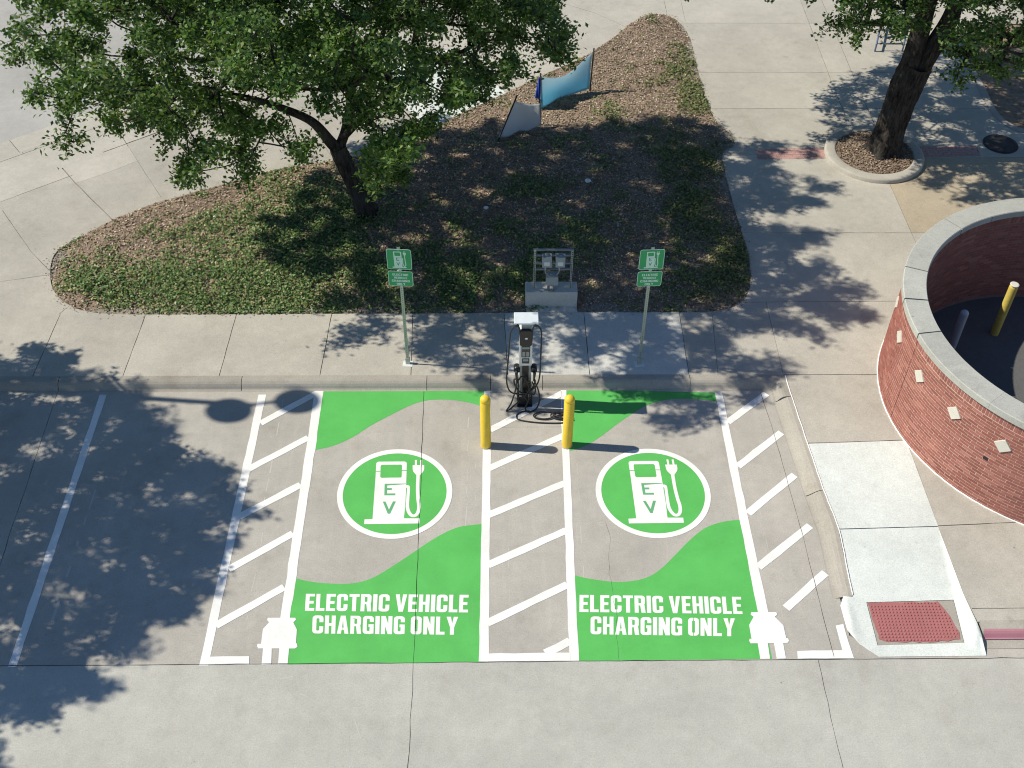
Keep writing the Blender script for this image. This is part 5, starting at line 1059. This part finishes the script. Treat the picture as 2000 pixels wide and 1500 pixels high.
# twin-globe lamp just outside the left edge; its round heads shade the left aisle
lamp = empty('street_lamp', (-13.78, 16.37, TOP), 'tall twin-headed street lamp beyond the left edge of the lot', 'lamp')
Mesh().lathe([(.16, 0), (.16, .25), (.11, .35), (.085, .6), (.06, 8.8), (.055, 8.85)], (-13.78, 16.37, TOP), 16).build('pole', M['galv_dark'], lamp, True)
arm = np.array([.66, .125])
Mesh().tube([(-13.78 - arm[0], 16.37 - arm[1], 8.95), (-13.78 + arm[0], 16.37 + arm[1], 8.95)], .04, 8).build('cross_arm', M['galv_dark'], lamp, True)
for sgn in (-1, 1):
    cx_, cy_ = -13.78 + sgn * arm[0], 16.37 + sgn * arm[1]
    Mesh().lathe([(.06, -.05), (.2, -.02)] + [(.34 * math.cos(q), .27 + .34 * math.sin(q)) for q in np.linspace(-.9, 1.5, 12)], (cx_, cy_, 8.95), 24).build('lamp_globe', M['tile'], lamp, True)

# ------------------------------------------------------------------ ground cover and litter in the bed
def scatter(n, poly):
    p = np.array(poly); lo, hi = p.min(0), p.max(0)
    q = RNG.uniform(lo, hi, (n, 2)); return q[inpoly(q, poly)]
def z_of(q): return np.array([bed_z(x, y) for x, y in q])
def cover_density(x, y):
    g = np.zeros(len(x))
    def blob(cx, cy, rx, ry, w): return w * np.exp(-(((x - cx) / rx) ** 2 + ((y - cy) / ry) ** 2))
    g += blob(-6.3, 18.8, 3.2, 0.9, 1.15) + blob(-5.0, 20.2, 2.2, 1.3, 1.0) + blob(-3.9, 21.4, 1.5, 1.1, .9) + blob(-3.2, 19.0, 1.6, 1.0, .75) + blob(-7.6, 19.9, 1.6, .8, .55)
    g += blob(-4.6, 22.8, 2.2, .6, .45) + blob(4.9, 20.4, .9, 2.2, .9) + blob(4.5, 23.6, 1.3, 1.9, .75) + blob(4.9, 27.0, .7, 1.6, .55) + blob(5.0, 29.6, .4, .9, .45)
    g += blob(0.0, 21.2, 3.0, 2.2, .5) + blob(2.0, 19.6, 1.8, 1.4, .45) + blob(-1.0, 18.8, 2.0, .8, .45) + blob(-8.8, 19.0, .9, .7, .45) + blob(-6.6, 21.5, 2.4, .8, .38) + blob(-4.2, 22.6, 1.8, .9, .3)
    nz = value_noise(x, y, 1.1, 1) * .5 + value_noise(x, y, 2.7, 2) * .35 + value_noise(x, y, 7.0, 4) * .3
    return np.clip((np.minimum(g, 1.1) * .80 + nz * 1.6 - 1.08) * 1.35, 0, 1)
q = scatter(330000, BED)
dn = cover_density(q[:, 0], q[:, 1])
q = q[RNG.random(len(q)) < dn * .85 + .025]
q = q[:75000]
dn = cover_density(q[:, 0], q[:, 1])
zz = z_of(q) + RNG.uniform(.0, .085, len(q)) * (.35 + dn)
pos = np.c_[q, zz]
tn = np.array([(0.10, 0.20, 0.062), (0.16, 0.255, 0.08), (0.25, 0.285, 0.105), (0.37, 0.345, 0.19)])
pick = np.where(RNG.random(len(q)) < 0.45 * (1 - dn) + .10, 3, RNG.choice(3, len(q), p=[.42, .38, .20]))
warm = np.clip((q[:, 0] - 1.5) / 3.0, 0, 1)[:, None]
tc = tn[pick] * RNG.uniform(.7, 1.3, (len(q), 1)); tc = tc * (1 - .45 * warm) + np.array([.155, .15, .06]) * .45 * warm
cv = quads('ground_cover', leaf_faces(pos, .070, .046, .42), tc, M['cover'])
tag(cv, 'low green trailing ground cover spreading through the planting bed', 'ground cover', kind='stuff')
q = scatter(150000, BED)
bare = value_noise(q[:, 0], q[:, 1], 1.6, 8) * .6 + value_noise(q[:, 0], q[:, 1], 6, 9) * .4
q = q[RNG.random(len(q)) < .35 + .65 * bare][:70000]
pos = np.c_[q, z_of(q) + RNG.uniform(.002, .022, len(q))]
br = np.array([(0.33, 0.255, 0.185), (0.45, 0.36, 0.27), (0.19, 0.14, 0.105), (0.58, 0.51, 0.41)])
tc = br[RNG.choice(4, len(q), p=[.38, .30, .22, .10])] * RNG.uniform(.7, 1.3, (len(q), 1))
lt = quads('mulch_litter', leaf_faces(pos, .062, .034, .42), tc, M['litter'])
tag(lt, 'brown mulch chips and dry leaves strewn over the planting bed', 'mulch', kind='stuff')
a = RNG.uniform(0, 6.283, 2600); r = np.sqrt(RNG.random(2600)) * .95
pos = np.c_[PLANTER_C[0] + r * np.cos(a), PLANTER_C[1] + r * np.sin(a), TOP + .085 + .1 * (1 - r) + RNG.uniform(0, .02, 2600)]
rl = quads('mulch_litter', leaf_faces(pos, .06, .034, .4), br[RNG.choice(4, 2600, p=[.45, .2, .33, .02])] * RNG.uniform(.6, 1.1, (2600, 1)), M['litter'])
tag(rl, 'dark mulch chips inside the concrete tree ring', 'mulch', kind='stuff')
# dirt and leaves gathered in the street gutter, and a few strays along the bed edge
tt = RNG.uniform(2.9, 5.0, 1500); oo = np.abs(RNG.normal(0, .11, 1500))
pos = np.array([(*street(a, .19 + b), .02 + .05 * max(0, 1 - b / .3) * random.random()) for a, b in zip(tt, oo)])
gl = quads('gutter_litter', leaf_faces(pos, .06, .035, .35), np.array([(.36, .23, .12), (.28, .17, .09), (.45, .32, .19)])[RNG.choice(3, 1500)] * RNG.uniform(.8, 1.2, (1500, 1)), M['litter'])
tag(gl, 'brown dead leaves gathered along the street kerb under the oak', 'leaf litter', kind='stuff')
ed = np.array(BED); k = RNG.integers(0, len(ed), 900); nn = RNG.normal(0, .07, (900, 2))
pos = np.c_[ed[k] + nn + (np.roll(ed, -1, 0)[k] - ed[k]) * RNG.random((900, 1)), np.full(900, TOP + .006)]
el = quads('edge_litter', leaf_faces(pos, .045, .024, .15), br[RNG.choice(4, 900, p=[.4, .3, .25, .05])], M['litter'])
tag(el, 'stray dry leaves along the edge of the planting bed', 'leaf litter', kind='stuff')

# ------------------------------------------------------------------ yellow bollards in front of the charger
bo = empty('safety_bollard', (-0.275, 14.45, 0), 'yellow plastic-sleeved bollard at the left, nearer the left bay emblem', 'bollard', 'yellow bollards guarding the charger')
pr = [(.098, 0), (.098, 1.235), (.094, 1.24), (.094, 1.25), (.098, 1.255), (.098, 1.27)] + [(.098 * math.cos(s), 1.27 + .092 * math.sin(s)) for s in np.linspace(.15, 1.52, 8)]
Mesh().lathe(pr, (-0.275, 14.45, 0), 28).build('sleeve', M['yellow'], bo, True)
Mesh().lathe([(.112, 0), (.112, .004), (.098, .012)], (-0.275, 14.45, 0.001), 28).build('base_collar', M['kerb'], bo, True)
b2 = bo.copy(); COL.objects.link(b2); b2.location = (1.285, 14.45, 0)
b2['label'] = 'yellow plastic-sleeved bollard on the right, beside the charging cable coil'
for c in list(bo.children):
    d = c.copy(); COL.objects.link(d); d.parent = b2; d.matrix_parent_inverse = c.matrix_parent_inverse.copy()

# ------------------------------------------------------------------ flat work in an upright frame (signs)
def upright(x, y, z, yaw):
    U = Vector((math.cos(yaw), math.sin(yaw), 0)); V = Vector((0, 0, 1)); W = U.cross(V)
    fm = Matrix((U, V, W)).transposed().to_4x4(); fm.translation = (x, y, z); return fm
def face_sheet(name, groups, depth, frame, material, parent):
    vv, ff = [], []
    for ops in groups:
        v, t = region(ops); b = len(vv)
        vv += [tuple(frame @ Vector((q[0], q[1], depth))) for q in v]; ff += [tuple(i + b for i in k) for k in t]
    return link(name, pymesh(name, vv, ff), material, parent)

def sign(x, y, yaw, label):
    s = empty('parking_sign', (x, y, TOP), label, 'sign', 'signs at the head of the charging bays')
    fr = upright(x, y, 0, yaw)
    h = 3.17
    post = Mesh()
    for lo, hi in (((-.030, TOP, -.006), (.030, h, -.002)), ((-.030, TOP, -.030), (-.026, h, -.006)), ((.026, TOP, -.030), (.030, h, -.006))):
        post.box(lo, hi, 0, fr)
    post.build('post', M['galv'], s)
    hol = Mesh()
    zz = TOP + .12
    while zz < 2.2:
        hol.prism([(a * .8, b + zz) for a, b in circle(0, 0, .008, 8)], -.0018, -.0006, fr); zz += .05
    hol.build('post_holes', M['hole'], s)
    Mesh().box((-.045, TOP, -.05), (.045, TOP + .16, .012), .006, fr).build('sleeve', M['galv'], s)
    Mesh().box((-.10, TOP, -.09), (.10, TOP + .005, .08), 0, fr).build('grout_patch', M['ramp'], s)
    def panel(nm, z0, z1, w, white_groups):
        p = Mesh().prism(round_rect(-w / 2, z0, w / 2, z1, .045), 0.0, .004, fr).build(nm, M['sign_white'], s)
        face_sheet('green_face', [[('+', round_rect(-w / 2 + .011, z0 + .011, w / 2 - .011, z1 - .011, .036))]], .006, fr, M['sign_green'], p)
        face_sheet('legend', white_groups, .008, fr, M['sign_white'], p)
        for zb in (z0 + .03, z1 - .03):
            Mesh().prism(circle(0, zb, .011, 10), .008, .014, fr).build('bolt', M['galv'], p)
        return p
    k = .265
    w, g = emblem_ops(k, lambda a, b: (a + .0, b + 2.875))
    up = panel('pump_panel', 2.645, 3.125, .468, [w])
    face_sheet('letters', [g], .0095, fr, M['sign_green'], up)
    groups = []
    for txt, zc, ww in (('ELECTRIC', 2.518, .30), ('VEHICLE', 2.442, .255), ('CHARGING', 2.366, .345), ('ONLY', 2.290, .165)):
        groups += text_ops(txt, [(-ww / 2, zc - .027), (ww / 2, zc - .027), (ww / 2, zc + .027), (-ww / 2, zc + .027)])
    panel('words_panel', 2.235, 2.600, .472, groups)
    return s
sign(-1.88, 16.55, math.radians(-4), 'green charging sign on a thin steel post at the left of the charger')
sign(2.85, 16.53, math.radians(3), 'green charging sign on a thin steel post at the right of the charger')

# ------------------------------------------------------------------ charging station
CX, CY = 0.49, 15.62
ch = empty('charging_station', (CX, CY, 0), 'white and black electric vehicle charging station with hanging cables', 'charger')
F = CY - .12
Mesh().box((CX - .15, F - .03, 0.001), (CX + .15, CY + .17, .025), .006).build('base_plate', M['black'], ch)
Mesh().box((CX - .135, F, .025), (CX + .135, CY + .14, .22), .012).build('base_cover', M['black'], ch)
Mesh().box((CX - .115, F + .02, .22), (CX + .115, CY + .12, 1.14), .015).build('pedestal', M['beige'], ch)
Mesh().box((CX - .062, F + .005, .24), (CX + .062, F + .06, 1.13), .01).build('cable_channel', M['black'], ch)
Mesh().prism(round_rect(-.122, 1.12, .122, 2.02, .03), -.22, .02, upright(CX, F + .02, 0, 0)).build('body', M['white_plastic'], ch)
Mesh().prism(round_rect(-.116, 1.66, .116, 2.045, .055, 6), -.02, .055, upright(CX, F + .02, 0, 0)).build('head_module', M['black'], ch)
Mesh().prism([(a * 1.3, b + 1.86) for a, b in circle(0, 0, .022, 16)], .0555, .058, upright(CX + .005, F + .02, 0, 0)).build('emblem', M['white_plastic'], ch)
scr = Mesh().prism(round_rect(-.082, 1.345, .082, 1.63, .012), .02, .026, upright(CX, F + .02, 0, 0)).build('screen', M['screen'], ch)
lm = Mesh()
for a, b, c, d in ((-.06, 1.515, -.025, 1.535), (.03, 1.515, .062, 1.535)): lm.prism(rect(a, b, c, d), .026, .0275, upright(CX, F + .02, 0, 0))
lm.build('status_lights', M['white_plastic'], scr)
lm = Mesh()
for a, b, c, d in ((-.07, 1.56, .07, 1.61), (-.065, 1.37, -.01, 1.49), (.01, 1.37, .065, 1.49)): lm.prism(rect(a, b, c, d), .026, .0268, upright(CX, F + .02, 0, 0))
lm.build('display', M['lcd'], scr); scr.children[-1].data.materials[0] = plain('dim_display', (0.07, .075, .08), .25)
rd = Mesh().prism(round_rect(-.07, 1.185, .07, 1.315, .012), .02, .028, upright(CX, F + .02, 0, 0)).build('card_reader', M['screen'], ch)
Mesh().prism(round_rect(-.05, 1.245, .05, 1.30, .006), .028, .0295, upright(CX, F + .02, 0, 0)).build('reader_face', M['lcd'], rd)
Mesh().box((CX - .085, F + .04, 2.02), (CX + .085, CY + .08, 2.20), .008).build('neck', M['beige'], ch)
Mesh().box((CX - .228, F - .02, 2.195), (CX + .228, F + .29, 2.235), .012).build('top_panel', M['pale_panel'], ch)
for s in (-1, 1):
    hx = CX + s * .165
    Mesh().tube([(hx, F + .10, 1.04), (hx, F + .02, 1.03), (hx, F - .045, 1.02)], [.055, .062, .06], 16).build('holster', M['black'], ch, True)
    Mesh().tube([(hx, F - .03, 1.03), (hx + s * .01, F - .085, .99), (hx + s * .005, F - .10, .90), (hx, F - .09, .80)], [.028, .03, .022, .016], 10).build('connector', M['black'], ch, True)
    Mesh().tube([(CX + s * .15, F + .0, 2.20), (CX + s * .18, F - .005, 2.17), (CX + s * .20, F - .005, 2.15)], [.03, .04, .03], 10).build('cable_guide', M['black'], ch, True)
def cable(pts, r=.0155): return Mesh().tube(smooth_path(pts, 7), r, 7).build('cable', M['rubber'], ch, True)
cable([(.385, F - .02, 1.75), (.375, F - .02, 2.0), (.36, F - .02, 2.12), (.31, F - .02, 2.18), (.25, F - .02, 2.12), (.205, F - .03, 2.02), (.185, F - .03, 1.80), (.155, F - .03, 1.28), (.13, F - .03, .89), (.14, F - .04, .63), (.21, F - .05, .45), (.35, F - .06, .40), (.52, F - .06, .38), (.62, F - .05, .53), (.68, F - .05, .74), (.655, F - .08, .84)])
cable([(.595, F - .02, 1.75), (.605, F - .02, 2.0), (.62, F - .02, 2.12), (.67, F - .02, 2.19), (.74, F - .02, 2.12), (.775, F - .03, 1.98), (.775, F - .03, 1.43), (.765, F - .03, .86), (.70, F - .05, .62), (.55, F - .07, .46), (.40, F - .07, .46), (.30, F - .06, .62), (.27, F - .07, .80), (.32, F - .09, .86)])
cable([(.325, F - .09, .82), (.30, F - .10, .55), (.22, F - .13, .22), (.125, F - .16, .03), (.20, F - .14, .06), (.33, F - .08, .16), (.42, F - .06, .22)])
cable([(.655, F - .09, .82), (.74, F - .08, .55), (.78, F - .08, .28), (.74, F - .10, .08), (.66, F - .15, .02), (.55, F - .18, .016), (.50, F - .12, .05), (.55, F - .08, .22), (.60, F - .06, .50), (.56, F - .06, .70)])
cable([(.34, F - .08, .84), (.36, F - .07, .6), (.34, F - .06, .36), (.40, F - .06, .30), (.50, F - .08, .40), (.60, F - .07, .66), (.52, F - .06, .80), (.44, F - .06, .60), (.47, F - .06, .35), (.55, F - .07, .20)])
cable([(.36, F - .07, .80), (.42, F - .07, .90), (.52, F - .08, .78), (.58, F - .07, .5), (.66, F - .06, .38), (.69, F - .07, .55), (.62, F - .07, .75)])
cable([(.58, F - .16, .016), (.45, 15.33, .014), (.33, 15.24, .014), (.36, 15.12, .014), (.62, 15.05, .014), (.95, 15.02, .014), (1.25, 15.03, .014), (1.42, 15.12, .014), (1.36, 15.24, .028), (1.15, 15.20, .03), (.92, 15.12, .03), (.72, 15.14, .03), (.66, 15.22, .03), (.80, 15.31, .03), (1.05, 15.30, .03), (1.25, 15.25, .03), (1.30, 15.15, .042), (1.15, 15.11, .042), (1.0, 15.18, .042), (1.05, 15.27, .042), (1.2, 15.30, .042), (1.32, 15.20, .03)])
cable([(1.02, 15.24, .05), (1.12, 15.16, .055), (1.27, 15.12, .05), (1.37, 15.17, .04), (1.3, 15.26, .045), (1.14, 15.27, .05), (1.04, 15.2, .05), (1.12, 15.12, .03), (1.3, 15.08, .016), (1.45, 15.1, .014)], .012)

# ------------------------------------------------------------------ electrical equipment rack on a concrete block
rk = empty('equipment_rack', (1.12, 18.45, TOP), 'grey electrical meter rack standing on a low concrete block behind the charger', 'rack')
blk = Mesh(); blk.box((.55, 18.30, .12), (1.66, 18.66, .56), .02); blk.build('concrete_block', M['walk_new'], rk)
for x in (.735, 1.51):
    p = Mesh().box((x - .021, 18.41, .555), (x + .021, 18.452, 1.60)).build('post', M['galv'], rk)
    hh = Mesh()
    for z in np.arange(.6, 1.58, .052): hh.box((x - .009, 18.4085, z), (x + .009, 18.4105, z + .03))
    hh.build('slots', M['hole'], p)
for z in (1.575, 1.43, 1.22, 1.06): Mesh().box((.70, 18.455, z - .021), (1.545, 18.495, z + .021)).build('rail', M['galv_dark'], rk)
for x in (.985, 1.265):
    b = Mesh().box((x - .10, 18.30, 1.235), (x + .10, 18.45, 1.50), .008).build('meter_box', M['box_grey'], rk)
    Mesh().box((x - .06, 18.292, 1.285), (x + .06, 18.301, 1.385), .003).build('label_plate', M['white_plastic'], b)
    Mesh().lathe([(.05, 0), (.05, .03), (.035, .04)], (x, 18.38, 1.50), 12).build('conduit_hub', M['galv_dark'], b)
jb = Mesh().box((.975, 18.24, .80), (1.23, 18.45, 1.02), .008).build('junction_box', M['box_grey'], rk)
for s in (-1, 1): Mesh().tube(smooth_path([(1.10 + s * .13, 18.36, 1.235), (1.10 + s * .15, 18.33, 1.16), (1.10 + s * .13, 18.33, 1.06), (1.10 + s * .09, 18.34, 1.02)], 5), .014, 8).build('conduit', M['galv'], rk, True)
for x in (1.035, 1.155): Mesh().tube([(x, 18.36, .81), (x, 18.36, .555)], .027, 12).build('conduit', M['galv_dark'], rk, True)

# ------------------------------------------------------------------ banners sagging between stakes in the bed
def cloth(name, bl, br, tr, tl, sag_top, sag_low, belly, material, parent, nu=22, nv=12):
    bl, br, tr, tl = [np.array(q, float) for q in (bl, br, tr, tl)]
    nrm = np.cross(br - bl, tl - bl); nrm /= np.linalg.norm(nrm)
    vv, uv = [], []
    for j in range(nv + 1):
        for i in range(nu + 1):
            u, w = i / nu, j / nv
            q = (bl * (1 - u) + br * u) * (1 - w) + (tl * (1 - u) + tr * u) * w
            hang = math.sin(math.pi * u) * (sag_top * w + sag_low * (1 - w))
            fold = .018 * math.sin(9 * u + 3 * w) * math.sin(math.pi * u) + .02 * math.sin(5 * w + 7 * u) * u
            q = q - np.array([0, 0, 1.0]) * hang + nrm * (belly * math.sin(math.pi * u) * math.sin(math.pi * min(1, .25 + w * .6)) + fold)
            vv.append(q); uv.append((u, w))
    f = [(j * (nu + 1) + i, j * (nu + 1) + i + 1, (j + 1) * (nu + 1) + i + 1, (j + 1) * (nu + 1) + i) for j in range(nv) for i in range(nu)]
    me = pymesh(name, vv, f, True)
    ul = me.uv_layers.new(name='UVMap')
    for lp in me.loops: ul.data[lp.index].uv = uv[lp.vertex_index]
    o = link(name, me, material, parent)
    md = o.modifiers.new('thickness', 'SOLIDIFY'); md.thickness = .004
    return o
b1 = empty('banner', (1.75, 26.5, TOP), 'blue cloth banner sagging between stakes at the back of the bed', 'banner')
cloth('cloth', (1.07, 26.02, .24), (2.40, 26.96, .30), (2.46, 27.05, 1.30), (1.08, 26.14, 1.14), .34, .06, -.20, M['banner_blue'], b1)
Mesh().tube([(1.05, 26.12, .1), (1.07, 26.16, 1.22)], .022, 8).build('stake', M['post_dark'], b1, True)
Mesh().tube([(2.44, 26.99, .1), (2.49, 27.08, 1.42)], .020, 8).build('stake', M['post_dark'], b1, True)
cloth('strap', (.93, 26.10, .55), (1.05, 26.10, .50), (1.06, 26.16, 1.13), (1.01, 26.18, 1.05), .0, .0, .03, M['blue_strap'], b1, 6, 8)
b2_ = empty('banner', (.5, 25.0, TOP), 'small grey cloth banner slumped beside the blue one', 'banner')
cloth('cloth', (-.02, 24.62, .30), (1.06, 25.12, .36), (1.05, 25.30, .86), (.40, 25.22, .98), .05, .12, -.10, M['banner_grey'], b2_, 18, 12)
Mesh().tube([(-.09, 24.52, .1), (.46, 25.28, 1.12)], .020, 8).build('stake', M['post_dark'], b2_, True)
Mesh().tube([(1.07, 25.33, .1), (1.06, 25.34, .95)], .020, 8).build('stake', M['post_dark'], b2_, True)

# ------------------------------------------------------------------ bicycle rack, manhole cover, scraps of paper
br_ = empty('bicycle_rack', (10.9, 29.4, TOP), 'blue grey tubular bicycle rack half hidden behind the forked trunk', 'bike rack')
e = np.array([.325, .946]); o0 = np.array([10.68, 29.22])
for off in (0.0, .78):
    a = o0 + np.array([off, 0]); b = a + e * 2.1
    Mesh().tube(smooth_path([(*a, TOP), (*a, .28), (*(a + e * .04), .36), (*(a + e * .14), .38), (*(b - e * .14), .38), (*(b - e * .04), .36), (*b, .28), (*b, TOP)], 4), .026, 8).build('rail_loop', M['rack_blue'], br_, True)
for k in range(6):
    a = o0 + e * (.05 + k * .40)
    Mesh().tube(smooth_path([(*a, .37), (*(a + np.array([.6, 0])), .37), (*(a + np.array([.76, .05])), .36)], 4), .019, 8).build('rung', M['rack_blue'], br_, True)
mh = empty('manhole_cover', (12.79, 24.52, TOP), 'round black iron manhole cover in the plaza at the right', 'manhole cover')
Mesh().lathe([(.44, -.02), (.44, .006), (.40, .008), (.395, .002)], (12.79, 24.52, TOP), 48).build('frame', M['iron'], mh)
Mesh().lathe([(.39, 0.0), (.39, .009), (.36, .011), (.355, .006), (.18, .007), (.17, .011), (.02, .011)], (12.79, 24.52, TOP + .001), 48).build('lid', M['iron'], mh)
def scrap(x, y, size, label, seed):
    bm = bmesh.new(); bmesh.ops.create_icosphere(bm, subdivisions=2, radius=size)
    rr = random.Random(seed)
    for q in bm.verts: q.co = Vector((q.co.x * rr.uniform(.6, 1.3), q.co.y * rr.uniform(.5, 1.2), q.co.z * rr.uniform(.15, .6)))
    me = bpy.data.meshes.new('paper_scrap'); bm.to_mesh(me); bm.free()
    o = link('paper_scrap', me, M['paper']); o.location = (x, y, bed_z(x, y) + .05)
    tag(o, label, 'litter', 'paper scraps in the bed')
scrap(2.15, 22.78, .085, 'crumpled white paper scrap in the shaded bed, nearer than the blue banner', 1)
scrap(-.32, 21.69, .06, 'small pale paper scrap in the shade just right of the oak trunk', 2)
scrap(-6.62, 21.38, .05, 'tiny white scrap among the ground cover left of the oak trunk', 3)
